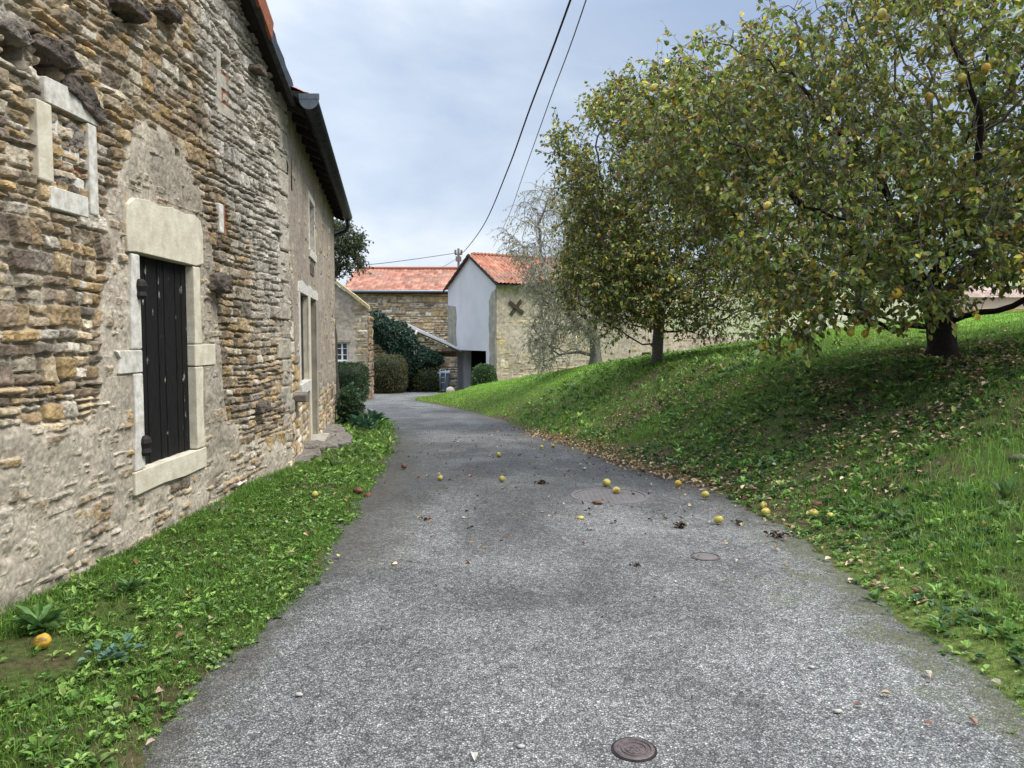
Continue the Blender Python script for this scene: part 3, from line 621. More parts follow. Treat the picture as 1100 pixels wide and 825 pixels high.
# roof, soffit, rafters, gutter
def GX(y): return -2.2-.162*(y-8.9)
g0,g1=8.92,17.55
PH(slope_tiles('roof_tiles',lambda y:GX(y)-.12,(g0,g1),4.33,-6.2,.5,None,RED,seed=12))
PH(slope_tiles('roof_tiles',lambda y:-9.9,(g0,g1),4.33-.12,-6.2,.5,None,RED,seed=13))
mb=MB();V=[]
A=[(GX(g0)-.16,g0,4.28),(GX(g1)-.16,g1,4.28),(GX(g1)-3.9,g1,4.28+1.87),(GX(g0)-3.9,g0,4.28+1.87)]
mb.prism(A,(0,0,.03));PH(mb.build('eave_boards',M['soffit']))
mb=MB()
for y in np.arange(9.2,17.5,.55):
    e=GX(y)-.2;mb=MB();mb.prism([(e,y,4.19),(e,y+.09,4.19),(e,y+.09,4.275),(e,y,4.275)],(-.7,0,.35));PH(mb.build('rafter_tail',M['soffit']))
mb=MB();n=13
prof=[(.105*math.cos(a),.105*math.sin(a)) for a in np.linspace(math.pi,2*math.pi,n)];prof2=[(.09*math.cos(a),.09*math.sin(a)) for a in np.linspace(math.pi,2*math.pi,n)]
V=[]
for y in (g0,g1):
    for pr in (prof,prof2):
        for (a,b) in pr: V.append((GX(y)-.105+a,y,4.30+b))
Q=[(i,i+1,2*n+i+1,2*n+i) for i in range(n-1)]+[(n+i,3*n+i,3*n+i+1,n+i+1) for i in range(n-1)]+[(i,n+i,n+i+1,i+1) for i in range(n-1)]
mb.add(V,Q);gut=mb.build('gutter',M['zinc'],sm=True);PH(gut)
mb=MB();pr=[(GX(g0)-.105+a*1.08,g0-.003,4.30+b*1.08) for a,b in prof];mb.prism(pr,(0,.012,0))
mb.box(GX(g0)-.22,GX(g0)+.01,g0-.006,g0+.02,4.30,4.36);ge=mb.build('gutter_end',M['zinc_l']);P_(ge,house)
mb=MB();mb.tube([(GX(17.3)-.1,17.35,4.22),(GX(17.3)-.1,17.35,4.08),(GX(17.3)-.16,17.4,3.98),(GX(17.3)-.42,17.5,3.90),(GX(17.3)-.50,17.48,3.80),(GX(17.3)-.52,17.48,3.0),(GX(17.3)-.52,17.48,-.4)],.045,10)
PH(mb.build('downpipe',M['zinc'],sm=True))
mb=MB()
for (y,o,h0) in ((9.5,.2,.06),(10.1,.28,.05),(10.6,.22,.1),(11.05,.45,.02),(11.7,.62,-.02),(12.5,.6,-.06),(13.2,.5,-.1),(13.9,.4,-.1),(14.6,.3,-.12)):
    L=.5;P=[HW(y,o,-.5),HW(y+L,o-.05,-.5),HW(y+L+.05,-.1,-.5),HW(y-.04,-.1,-.5)];mb.prism(P,(0,0,.5+h0-.0*y))
rocky(PH(mb.build('footing_stones',M['slab'],bevel=.03)),.06,.1,4)
# ================================================================== FAR BUILDINGS
# white gabled barn: near corner N, gable runs back-left to L, long wall runs right to Rr
WB=empty('white_gabled_barn','barn with pale grey gable, red tile roof and open doorway at the road bend','barn',(-.74,36,-1.2))
PW=lambda o:P_(o,WB)
N=np.array([-.74,36.]);Lp=np.array([-3.35,40.7]);gd=Lp-N;gl=np.linalg.norm(gd);gdn=gd/gl;gn=np.array([-gdn[1],gdn[0]])
if gn[0]>0: gn=-gn
sd=np.array([.873,.488]);sd/=np.linalg.norm(sd);sn=np.array([sd[1],-sd[0]]);SL=9.6
ez=1.6+2.57;rz_=ez+1.42;b0=-1.6
def GW(u,o,z): p=N+gdn*u+gn*o;return (p[0],p[1],z)
def SW(u,o,z): p=N+sd*u+sn*o;return (p[0],p[1],z)
def side_tint(U,Zz,C):
    a=smooth(.9,-.4,Zz-.02*U+.4*fbm(U*.5,Zz*.5,202,3));pk=np.array([.46,.33,.25])
    return C*(1-.35*a[...,None])+pk*.35*a[...,None]
PW(rubble('side_wall',np.arange(0,SL,.06),np.arange(b0,ez+.15,.06),(N[0],N[1],0),sd,sn,None,M['farstone'],hc=(.14,.26),wc=(.22,.6),mortar=(.40,.345,.255),plaster=lambda U,Z:np.clip(.85+.9*fbm(U*.8,Z*.8,201,4),0,1),mrel=.008,pcol=(.48,.39,.315),seed=71,relief=.7,tint=side_tint,
   holes=[(2.05,2.35,1.2,1.5,.2),(3.9,4.5,-.75,-.5,.2),(5.0,5.35,-.7,-.3,.25),(5.0,5.5,1.6,2.4,.3),(8.6,9.2,.3,.75,.3)],stone_cols=STONES*1.3))
# gable: grey render with worn cement strips at both corners
mb=MB();DA,DB,DT=gl*.20,gl*.72,1.32   # doorway
DA=1.0;DB=4.2;DT=.93
gv=tuple(np.array(GW(0,-.3,0))-np.array(GW(0,.02,0)))
mb.prism([GW(0,.02,DT),GW(gl,.02,DT),GW(gl,.02,ez),GW(gl/2,.02,rz_),GW(0,.02,ez)],gv)
mb.prism([GW(0,.02,b0),GW(DA,.02,b0),GW(DA,.02,DT),GW(0,.02,DT)],gv)
mb.prism([GW(DB,.02,b0),GW(gl,.02,b0),GW(gl,.02,DT),GW(DB,.02,DT)],gv)
gw=mb.build('gable_wall',M['grey_render']);PW(gw)
mb=MB();v=tuple(np.array(GW(0,0,0))-np.array(GW(0,.06,0)))
mb.prism([GW(-.0,0.045,b0),GW(.60,0.045,b0),GW(.64,.045,.3),GW(.57,.045,.8),GW(.66,.045,1.2),GW(.61,.045,1.7),GW(.70,.045,2.2),GW(.63,.045,2.7),GW(.66,.045,ez-.9),GW(.4,.045,ez-.5),GW(0,.045,ez-.35)],v)
PW(mb.build('corner_strip',M['strip']));mb=MB()
mb.prism([GW(gl-1.12,.045,b0),GW(gl,.045,b0),GW(gl,.045,ez-.9),GW(gl-.95,.045,ez-1.0),GW(gl-1.05,.045,ez-1.5),GW(gl-.95,.045,1.8),GW(gl-1.1,.045,1.0)],v)
PW(mb.build('corner_strip',M['strip']))
# doorway interior: left reveal pale, dark behind
mb=MB();mb.prism([GW(DB,-.0,b0),GW(DB,-.75,b0),GW(DB,-.75,DT),GW(DB,-.0,DT)],tuple(np.array(GW(.1,0,0))-np.array(GW(0,0,0))))
PW(mb.build('door_reveal',M['grey_render']))
mb=MB();mb.prism([GW(-0+.3,-4,b0),GW(DB+1,-4,b0),GW(DB+1,-4,DT+.3),GW(.3,-4,DT+.3)],(.05,.05,0))
mb.prism([GW(DA-.1,-.3,b0),GW(DA-.1,-4,b0),GW(DA-.1,-4,DT+.2),GW(DA-.1,-.3,DT+.2)],(.03,-.03,0))
mb.prism([GW(DB+.15,-.7,b0),GW(DB+.15,-4,b0),GW(DB+.15,-4,DT+.2),GW(DB+.15,-.7,DT+.2)],(.03,-.03,0))
mb.prism([GW(DA-.1,-.31,DT+.05),GW(DB+.15,-.31,DT+.05),GW(DB+.15,-4,DT+.05),GW(DA-.1,-4,DT+.05)],(0,0,.05))
PW(mb.build('doorway_interior',M['dark']))
mb=MB();q=lambda u,o,z:tuple((lambda p:(p[0],p[1],z))(N+gdn*u+sd*o))
mb.prism([q(gl,0,b0),q(gl,SL,b0),q(gl,SL,ez),q(gl,0,ez)],tuple(np.append(-gdn*.2,0)))
mb.prism([q(0,SL,b0),q(gl,SL,b0),q(gl,SL,ez),q(gl/2,SL,rz_),q(0,SL,ez)],tuple(np.append(-sd*.2,0)))
PW(mb.build('back_walls',M['strip']))
ov=.35
def q3(u,o,z): p=N+gdn*u+sd*o;return (p[0],p[1],z)
sl=1.42/(gl/2)
tile_plane('roof_tiles',q3(-ov,-.15,ez-ov*sl+.05),q3(-ov,SL+.3,ez-ov*sl+.05),q3(gl/2,-.15,rz_+.05),PW,.2,.4,[(.36,.125,.07),(.52,.235,.15)],31,.06)
tile_plane('roof_tiles',q3(gl+ov,SL+.3,ez-ov*sl+.05),q3(gl+ov,-.15,ez-ov*sl+.05),q3(gl/2,SL+.3,rz_+.05),PW,.2,.4,[(.36,.125,.07),(.52,.235,.15)],32,.06)
mb=MB()
for s_ in (0,1):
    u0=-ov if s_==0 else gl+ov
    mb.prism([q3(u0,-.17,ez-ov*sl-.04),q3(gl/2,-.17,rz_-.03),q3(gl/2,-.17,rz_+.09),q3(u0,-.17,ez-ov*sl+.06)],tuple(np.append(sd*.04,0)))
mb.prism([q3(-ov,-.1,ez-ov*sl-.02),q3(-ov,SL+.2,ez-ov*sl-.02),q3(-.0,SL+.2,ez-.02),q3(-.0,-.1,ez-.02)],(0,0,.03))
PW(mb.build('verge_board',M['soffit']))
mb=MB()
for i in range(60):
    o=.05+i*.2;
    if o>SL: break
    mb.tube([q3(gl/2-.0,o,rz_+.09),q3(gl/2,o+.19,rz_+.12)],[.09,.11],6)
PW(mb.build('ridge_tiles',M['brick']))
# X-shaped iron anchor plates
def anchor(u,z,s):
    mb=MB()
    for a in (50,-35+0):
        c,s_=math.cos(R(a))*s,math.sin(R(a))*s;n_=(-s_*.2,c*.2)
        P=[(u-c-n_[0],z-s_-n_[1]),(u+c-n_[0],z+s_-n_[1]),(u+c+n_[0],z+s_+n_[1]),(u-c+n_[0],z-s_+n_[1])]
        mb.prism([SW(a_,.05+(.03 if a<0 else 0),b_) for a_,b_ in P],tuple(np.array(SW(0,0,0))-np.array(SW(0,.03,0))))
    PW(mb.build('anchor_plate',M['rust']))
anchor(1.05,2.98,.46)
# service mast on the roof
mast=empty('roof_mast','grey electricity mast with insulators standing on the white barn roof','mast',(-2.85,41.3,4.3))
mb=MB();mb.tube([(-2.85,41.3,3.5),(-2.85,41.3,6.3)],.06,8);P_(mb.build('pole',M['post']),mast)
mb=MB();mb.box(-3.05,-2.65,41.24,41.29,5.95,6.03);mb.box(-3.0,-2.7,41.22,41.36,5.62,5.88);P_(mb.build('crossarm',M['post']),mast)
for x in (-3.01,-2.69):
    mb=MB();mb.lathe([(0,0),(.05,0),(.075,.05),(.05,.09),(.07,.14),(.04,.2),(0,.22)],(x,41.26,6.03),8);P_(mb.build('insulator',M['ceramic'],sm=True),mast)
# wires
def wire(name,pts,r,label,mat,cat='cable'):
    P=[np.array(p,float) for p in pts];ts=np.array([p[1] for p in P])
    out=[]
    # Catmull-Rom
    Q=[2*P[0]-P[1]]+P+[2*P[-1]-P[-2]]
    for i in range(1,len(Q)-2):
        for t in np.linspace(0,1,8,endpoint=False):
            out.append(.5*((2*Q[i])+(-Q[i-1]+Q[i+1])*t+(2*Q[i-1]-5*Q[i]+4*Q[i+1]-Q[i+2])*t*t+(-Q[i-1]+3*Q[i]-3*Q[i+1]+Q[i+2])*t**3))
    out.append(P[-1]);mb=MB();mb.tube([tuple(p) for p in out],r,6);o=mb.build(name,mat,sm=True);tag(o,label,cat);return o
wire('overhead_cable',[(2.9,-10,8.0),(2.26,-5,7.1),(1.71,0,6.35),(.71,9,5.55),(.30,12.7,5.32),(-.1,16.3,5.06),(-.83,22.9,4.9),(-2.05,33.9,5.38),(-2.7,41.2,6.1)],.0145,'thick black cable sagging from the roof mast up over the road','' and M['cable'] or M['cable'])
wire('overhead_cable',[(1.7,-5,6.8),(1.43,0,6.1),(.9,9,5.6),(.64,13.4,5.62),(.3,19,5.62),(-.15,27,5.72),(-1.0,41.5,6.4)],.009,'thinner grey cable running just right of the thick black one','' and M['cable'] or M['cable_g'])
wire('service_cable',[(-3.0,41.2,6.05),(-5,39,5.5),(-7,37.5,5.1),(-8.9,36,4.95),(-12,34,4.95)],.022,'dark cable running left from the roof mast above the red tiled roof',M['cable_g'])
wire('service_cable',[(-2.9,41.4,5.8),(-4.5,46,5.6),(-8,54,5.55)],.012,'fainter lower wire running left from the roof mast to the red roof',M['cable_g'])

# long red roofed barn behind
RB=empty('red_roofed_barn','long stone barn with red clay roof standing crosswise behind the other buildings','barn',(-6,50,-1.3))
PR=lambda o:P_(o,RB)
yb=50.;x0=550;zz=lambda py,d:1.6+(362-py)/826*d
x0=-10.6;x1=3.0
PR(rubble('front_wall',np.arange(0,x1-x0,.07),np.arange(-1.5,zz(313,50)+.05,.07),(x0,yb,0),(1,0),(0,-1),None,M['farstone'],hc=(.12,.24),wc=(.25,.7),mortar=(.40,.32,.22),pcol=(.4,.33,.22),plaster=lambda U,Z:np.clip(.25+.8*fbm(U*.5,Z*.9,301,4),0,1)*.5,seed=91,relief=.9,stone_cols=STONES*1.45))
mb=MB();mb.box(x0,x0+.2,yb+.05,yb+8,-1.5,zz(313,50));mb.box(x1-.2,x1,yb+.05,yb+8,-1.5,zz(313,50));mb.box(x0,x1,yb+7.8,yb+8,-1.5,zz(313,50));PR(mb.build('back_walls',M['strip']))
ze=zz(313,49.6);zt=1.6+72/826*54
tile_plane('roof_tiles',(x0-.3,yb-.35,ze),(x1+.2,yb-.35,ze),(x0-.3,yb+4,zt),PR,.27,.33,[(.34,.135,.085),(.47,.235,.16)],41,.035,4)
tile_plane('roof_tiles',(x1+.2,yb+8.35,ze),(x0-.3,yb+8.35,ze),(x1+.2,yb+4,zt),PR,.27,.33,[(.36,.13,.08),(.5,.22,.14)],42,.035,3)
mb=MB();mb.tube([(x0-.3,yb+4,zt+.06),(x1+.2,yb+4,zt+.06)],.12,8);PR(mb.build('ridge_tiles',M['brick']))
mb=MB();mb.prism([(x0-.25,yb,-.5+ze),(x0-.25,yb-.3,ze-.02),(x0-.25,yb+4,zt),(x0-.25,yb+8,ze)],(.1,0,0));mb.box(x0-.3,x1+.2,yb-.34,yb-.0,ze-.16,ze-.12);PR(mb.build('gable_and_soffit',M['soffit']))
mb=MB();mb.tube([(x0-.3,yb-.42,ze-.02),(x1+.2,yb-.42,ze-.02)],.08,8);PR(mb.build('gutter',M['galv'],sm=True))

# cream gabled house
CH=empty('cream_house','cream rendered gable house with small white window behind the rounded dark hedge','house',(-6,32,-1.1))
PC=lambda o:P_(o,CH)
cx=-6.0;pk=-10.2;cz=1.6+31/826*32;cs=.79
def c_tint(U,Zz,C):
    return C
topf=lambda u:cz+cs*(pk*0+np.minimum((pk-(-14.4))*0+ (u),(2*4.2-u)))  # u from left corner
ul=8.4
PC(rubble('front_wall',np.arange(0,ul+.01,.05),np.arange(-1.3,cz+cs*4.2+.1,.05),(cx-ul,32,0),(1,0),(0,-1),None,M['farstone'],hc=(.12,.2),wc=(.2,.5),mortar=(.42,.34,.24),plaster=lambda U,Z:np.clip(smooth(ul-.35,ul-.62,U+.15*fbm(U,Z*3,401,3))+0,0,1),pcol=(.53,.44,.35),seed=101,relief=.5,top=lambda u:cz+cs*np.minimum(u,ul-u)-.02,cut=[(7.08,7.58,.60,1.38)],mrel=.02,stone_cols=STONES*1.35))
# side wall (right), under ivy; the ivy's shade is put into the stone colours
PC(rubble('side_wall',np.arange(0,1.3,.07),np.arange(-1.3,cz-.3,.07),(cx,32,0),(0,1),(1,0),None,M['farstone'],hc=(.12,.2),wc=(.2,.5),mortar=(.3,.22,.17),seed=102,stone_cols=STONES*np.array([.65,.6,.58])))
for sgn in (0,1):
    xe=cx if sgn==0 else cx-ul;xp=cx-ul/2;o_=-.02 if sgn==0 else .02
    tile_plane('roof_tiles',(xe+o_,32.1,cz-.55),(xe+o_,33.3,cz-.55),(xp,32.1,cz+cs*ul/2-.45),PC,.25,.35,[(.36,.15,.09),(.46,.22,.14)],51+sgn,.03,3)
mb=MB()
for i in range(12):
    a=i/12*4.2;b=(i+.95)/12*4.2;j=random.uniform(-.015,.015)
    mb.prism([(cx+.1-a,31.82,cz-.06+cs*a),(cx+.1-b,31.82,cz-.06+cs*b),(cx+.1-b,31.82,cz+.08+cs*b+j),(cx+.1-a,31.82,cz+.08+cs*a+j)],(0,.3,0))
PC(mb.build('verge_coping',simple('yellow_lichen_coping',(.55,.43,.18),scale=5,c2=(.35,.3,.2),rough=.9)))
wx0,wx1,wz0,wz1=cx-ul+7.08,cx-ul+7.58,.60,1.38
mb=MB();e=.055
mb.box(wx0,wx1,32.03,32.09,wz0,wz0+e);mb.box(wx0,wx1,32.03,32.09,wz1-e,wz1);mb.box(wx0,wx0+e,32.032,32.088,wz0+e,wz1-e);mb.box(wx1-e,wx1,32.032,32.088,wz0+e,wz1-e)
mb.box((wx0+wx1)/2-.03,(wx0+wx1)/2+.03,32.02,32.085,wz0+e,wz1-e)
for k in (1,2):
    z=wz0+k*(wz1-wz0)/3;mb.box(wx0+e,wx1-e,32.035,32.08,z-.014,z+.014)
wf=PC(mb.build('window',M['white']))
mb=MB();mb.box(wx0,wx1,32.10,32.12,wz0,wz1);g_=mb.build('pane',M['glass']);g_.parent=wf;g_.matrix_parent_inverse=(CH.matrix_basis@wf.matrix_parent_inverse).inverted()
mb=MB();mb.box(wx0-.12,wx1+.12,31.93,32.06,wz1+.002,wz1+.1);PC(mb.build('window_lintel',M['strip']))
mb=MB();mb.box(wx0-.05,wx1+.05,31.9,32.05,wz0-.06,wz0-.002);PC(mb.build('window_sill',M['limestone_w']))
# lean-to outbuilding with sloping edge
LT=empty('lean_to_outbuilding','low stone lean-to with white sloping roof edge between the cream house and white barn','outbuilding',(-5,39,-1.2))
PL=lambda o:P_(o,LT)
yl=39.2
def px2x(px,d): return (px-550)/826*d
lx0,lx1=px2x(396,yl),px2x(492,yl)
ltop=lambda u:np.interp(u,[0,lx1-lx0],[zz(334,yl),zz(378,yl)])
bx0=px2x(455,yl)-lx0
PL(rubble('front_wall',np.arange(0,lx1-lx0,.06),np.arange(-1.4,zz(333,yl),.06),(lx0,yl,0),(1,0),(0,-1),None,M['farstone'],hc=(.12,.22),wc=(.2,.5),mortar=(.42,.35,.28),seed=111,top=ltop,relief=1,stone_cols=STONES*1.4,holes=[(bx0,5,zz(383,yl),zz(378,yl),.4)]))
mb=MB();mb.prism([(px2x(438,yl),yl-.25,zz(350,yl)),(lx1,yl-.25,zz(375.5,yl)),(lx1,yl-.25,zz(373,yl)),(px2x(438,yl),yl-.25,zz(347.5,yl))],(0,.25,0));PL(mb.build('roof_edge',M['white']))
mb=MB();mb.prism([(lx0,yl-.02,zz(335,yl)),(lx1+.2,yl-.02,zz(378.5,yl)),(lx1+.2,yl-.02,zz(377,yl)),(lx0,yl-.02,zz(333.5,yl))],(0,3.5,0));PL(mb.build('roof_slab',M['tile'] if False else M['slab']))
mb=MB();mb.tube([(px2x(441,yl),yl-.3,zz(365,yl)),(px2x(447,yl),yl-.3,zz(360,yl)),(px2x(449,yl),yl-.3,zz(355,yl))],.05,8);mb.tube([(px2x(440.5,yl),yl-.3,zz(366,yl)),(px2x(440,yl),yl-.3,-1.1)],.05,8);PL(mb.build('downpipe',M['white'],sm=True))
mb=MB();mb.box(px2x(455,yl),lx1,yl-.12,yl+.05,zz(378.6,yl),zz(377.2,yl));PL(mb.build('lintel_beam',M['soffit']))
# low boundary wall continuing right of the white barn
BWl=rubble('boundary_wall',np.arange(0,8.0,.06),np.arange(-.8,2.35,.06),(N[0]+sd[0]*SL,N[1]+sd[1]*SL,0),sd,sn,None,M['farstone'],hc=(.14,.24),wc=(.25,.6),mortar=(.52,.42,.33),plaster=lambda U,Z:np.ones_like(U)*.8,pcol=(.52,.42,.33),seed=121,relief=.5,top=lambda u:2.1-.11*u+.04*np.sin(u*3))
tag(BWl,'low pinkish boundary wall running on from the white barn behind the trees','wall')
sol=BWl.modifiers.new('s','SOLIDIFY');sol.thickness=.35;sol.offset=-1
# wheelie bin
bin_=empty('wheelie_bin','grey wheelie bin standing by the left corner of the white barn','bin',(px2x(477,38.6),38.6,float(zr(38.6))))
mb=MB();mb.add([(-.22,-.2,.08),(.22,-.2,.08),(.22,.24,.08),(-.22,.24,.08),(-.28,-.3,.93),(.28,-.3,.93),(.28,.28,.93),(-.28,.28,.93)],[(3,2,1,0),(0,1,5,4),(1,2,6,5),(2,3,7,6),(3,0,4,7),(4,5,6,7)])
mb.box(-.3,.3,-.33,.3,.9,.94);mb.build('body',M['binp'],bin_,bevel=.02)
mb=MB();mb.prism([(-.31,-.36,.945),(-.31,.33,.985),(-.31,.33,1.05),(-.31,-.1,1.07),(-.31,-.36,1.0)],(.62,0,0));mb.tube([(-.2,.36,1.0),(.2,.36,1.0)],.02,6);mb.build('lid',M['binlid'],bin_,bevel=.012)
for s_ in (-1,1):
    mb=MB();mb.tube([(s_*.24,.22,.1),(s_*.29,.22,.1)],.1,14);mb.build('wheel',M['cable'],bin_)
# small metal hurdle / trolley frame
tr=empty('metal_rack','thin galvanised upright rack beside the grey wheelie bin','rack',(px2x(475.5,37.8),37.8,float(zr(37.8))))
mb=MB()
for x in (-.13,.13): mb.tube([(x,0,0),(x,0,1.15)],.022,6)
for z in (.12,.5,.75,1.0,1.15): mb.tube([(-.13,0,z),(.13,0,z)],.016,6)
mb.build('frame',M['galv'],tr,sm=True)
mb=MB();mb.tube([(-.2,-.0,.05),(.2,0,.05)],.05,8);mb.box(-.2,.2,-.12,.12,.0,.03);mb.build('foot',M['cable'],tr)
# white round stone by the corner
def lump(name,c,r,mat,seed=0,sq=(1,1,1),amp=.12,label=None,cat=None,group=None,k=14,parent=None,rz=0):
    V=[];T=[];Q=[]
    for i in range(k+1):
        th=math.pi*i/k
        for j in range(2*k):
            ph=2*math.pi*j/(2*k);d=np.array([math.sin(th)*math.cos(ph),math.sin(th)*math.sin(ph),math.cos(th)])
            s=1+amp*float(fbm(d[0]*1.7+seed*3.1+5,d[1]*1.7+d[2]*1.3+seed,seed,3))
            V.append(tuple(d*s*r*np.array(sq)))
    Q=[(i*2*k+j,(i+1)*2*k+j,(i+1)*2*k+(j+1)%(2*k),i*2*k+(j+1)%(2*k)) for i in range(k) for j in range(2*k)]
    o=mesh_np(name,np.array(V),Q,mat=mat,smooth_sh=True);o.location=c;o.rotation_euler=(0,0,rz)
    if parent: P_(o,parent)
    if label: tag(o,label,cat,group)
    return o
lump('round_stone',(px2x(483.5,37),37,float(zr(37))+.14),.19,M['limestone'],3,(1.1,.7,1),.1,'round whitish kerb stone at the foot of the white barn corner','stone')
# things in the field far right
wp=empty('timber_stack','stack of orange cut timber boards across the field at the right edge','timber',(px2x(1080,26),26,0))
zg=float(gz(px2x(1080,26),26))
for i in range(3):
    mb=MB();x_=-1.5+.1*i
    mb.box(x_,2.4+.15*i,0,.8,zg+.22+i*.22,zg+.40+i*.22);mb.build('board_layer',M['plank'],wp,bevel=.02)
for x_ in (-1.3,.2,2):
    mb=MB();mb.box(x_,x_+.15,.1,1,zg-.2,zg+.25);mb.build('bearer',M['post'],wp)
hut=empty('pink_shed','pale pink rendered outbuilding beyond the field at the far right','shed',(px2x(1100,60),60,0))
zg=float(gz(px2x(1100,60),60));mb=MB();mb.box(-5.5,5,0,4,zg-1,zg+2.7);mb.build('walls',M['pink'],hut)
tile_plane('roof_tiles',(px2x(1100,60)-5.8,59.7,zg+2.65),(px2x(1100,60)+5.3,59.7,zg+2.65),(px2x(1100,60)-5.8,62,zg+3.7),lambda o:P_(o,hut),.3,.35,[(.36,.25,.20),(.48,.36,.29)],61,.04,3)
mb=MB();mb.box(-1,0,-.02,.05,zg-.9,zg+1.5);mb.build('door',M['post'],hut)
for i,(px,d) in enumerate([(783,46),(800,45),(819,44),(846,47),(872,47),(902,47),(1022,36),(1042,37)]):
    x=px2x(px,d);z=float(gz(x,d));mb=MB();mb.tube([(0,0,-.2),(.02,0,1.0+.1*(i%3))],[.05,.04],6)
    o=mb.build('fence_post',M['post']);o.location=(x,d,z);tag(o,'short grey wooden fence post along the far side of the field','fence post','fence posts along the field')
# ================================================================== FOLIAGE HELPERS
def leafcloud(P,D,Nn,L,W,C,fold=.25):
    """P base points, D leaf direction, Nn leaf normal, L length, W width (arrays), C colour -> V,F,cols ; 6 verts per leaf"""
    D=D/np.linalg.norm(D,axis=1,keepdims=True);Sd=np.cross(D,Nn);Sd/=np.linalg.norm(Sd,axis=1,keepdims=True)+1e-9
    Nn=np.cross(Sd,D);L=L[:,None];W=W[:,None]
    up=Nn*W*fold
    b=P;t=P+D*L-Nn*L*.12
    l1=P+D*L*.3+Sd*W*.5+up;l2=P+D*L*.68+Sd*W*.42+up*.8;r1=P+D*L*.3-Sd*W*.5+up;r2=P+D*L*.68-Sd*W*.42+up*.8
    V=np.stack([b,l1,l2,t,r2,r1],1).reshape(-1,3)
    i=np.arange(len(P))[:,None]*6
    F=np.concatenate([i+np.array([[0,1,2,3]]),i+np.array([[0,3,4,5]])],0)
    return V,F,np.repeat(C,6,0)
def pal(n,cols,w,var=.25,rg=rng):
    cols=np.array(cols);w=np.array(w,float);w/=w.sum()
    return cols[rg.choice(len(cols),n,p=w)]*rg.uniform(1-var,1+var,(n,1))*rg.uniform(.93,1.07,(n,3))
def blades(x,y,h,w,C,lean=.35,rg=rng,zf=gz):
    n=len(x);z=zf(x,y)-.012;a=rg.uniform(0,2*np.pi,n);b=rg.uniform(0,2*np.pi,n);ln=rg.uniform(0,lean,n)*h*1.3
    wx=np.cos(a)*w/2;wy=np.sin(a)*w/2;lx=np.cos(b)*ln;ly=np.sin(b)*ln
    p=np.stack([x,y,z],-1)
    wv=np.stack([wx,wy,0*wx],-1);m=np.stack([lx*.3,ly*.3,h*.58],-1);t=np.stack([lx,ly,h*(1-.25*(ln/h))],-1)
    V=np.stack([p-wv,p+wv,p+m+wv*.75,p+m-wv*.75,p+t],1).reshape(-1,3);i=np.arange(n)[:,None]*5
    C=np.repeat(C,5,0).reshape(n,5,3)
    return V,i+np.array([[0,1,2,3]]),i+np.array([[3,2,4]]),C.reshape(-1,3)
def infov(x,y,z,m=.28):
    d=np.maximum(y,.05);u=x/d;v=(z-1.6)/d
    return (y>.9)&(np.abs(u)<.67+m)&(v>-.66-m)
def merge(name,parts,mat,parent=None):
    V=[];Q=[];T=[];C=[];n=0
    for v,q,t,c in parts:
        V.append(v);C.append(c)
        if q is not None: Q.append(q+n)
        if t is not None: T.append(t+n)
        n+=len(v)
    return mesh_np(name,np.concatenate(V),np.concatenate(Q) if Q else None,np.concatenate(T) if T else None,mat,parent,np.concatenate(C))
def scatter(n,x0,x1,y0,y1,dens,rg=rng,powr=1.0):
    y=y0+(y1-y0)*rg.random(n)**powr;x=x0+(x1-x0)*rg.random(n)
    k=rg.random(n)<dens(x,y);x=x[k];y=y[k];z=gz(x,y);k=infov(x,y,z);return x[k],y[k]
def rside(x,y): return x-xr(y)
def lside(x,y): return xl(y)-x
TRUNK1=(5.32,9.5);TRUNK2=(3.12,16.5)
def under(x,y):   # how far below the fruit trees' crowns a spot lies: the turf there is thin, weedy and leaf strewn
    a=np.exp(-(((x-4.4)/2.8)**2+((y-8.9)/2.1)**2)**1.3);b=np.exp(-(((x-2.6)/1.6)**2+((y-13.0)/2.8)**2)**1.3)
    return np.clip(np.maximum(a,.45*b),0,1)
grassG=[(.11,.22,.03),(.155,.285,.045),(.08,.15,.025),(.22,.34,.065),(.30,.33,.13)]
lawnG=[(.19,.34,.04),(.25,.41,.06),(.14,.26,.035),(.33,.44,.10)]
weedG=[(.12,.23,.045),(.19,.32,.065),(.09,.16,.035),(.27,.39,.10),(.17,.26,.10)]
# --- right bank turf
parts=[]
def dR(x,y):
    s=rside(x,y);u=under(x,y);n=fbm(x*1.3,y*1.3,501,4)
    return smooth(-.16,.14,s+.22*fbm(x*4,y*4,502,3))*np.clip(1-.62*u+.5*n,.03,1)
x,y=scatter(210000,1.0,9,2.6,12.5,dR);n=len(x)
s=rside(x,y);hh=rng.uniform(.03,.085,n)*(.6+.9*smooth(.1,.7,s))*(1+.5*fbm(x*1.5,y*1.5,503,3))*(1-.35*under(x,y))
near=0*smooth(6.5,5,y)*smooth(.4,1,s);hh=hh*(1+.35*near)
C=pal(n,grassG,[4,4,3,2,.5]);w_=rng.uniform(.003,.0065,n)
C=C*(1+.30*smooth(.3,-.3,under(x,y)-.3))[:,None]  # blades below the crowns coloured darker than those in the open
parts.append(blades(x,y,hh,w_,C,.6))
x,y=scatter(170000,-4.2,13,11.5,34,lambda x,y:smooth(-.02,.3,rside(x,y)+.1*fbm(x*3,y*3,504,2))*np.clip(1-.5*under(x,y),.2,1),powr=1.25);n=len(x)
C=pal(n,lawnG,[4,3,2,1.5]);parts.append(blades(x,y,rng.uniform(.035,.085,n),rng.uniform(.008,.016,n)*np.clip(y/14,.8,2),C,.55))
x,y=scatter(60000,5,26,9.5,34,lambda x,y:1-0*x);n=len(x)
parts.append(blades(x,y,rng.uniform(.03,.07,n),rng.uniform(.009,.02,n)*np.clip(y/14,.8,2),pal(n,lawnG,[4,3,2,1.5]),.55))
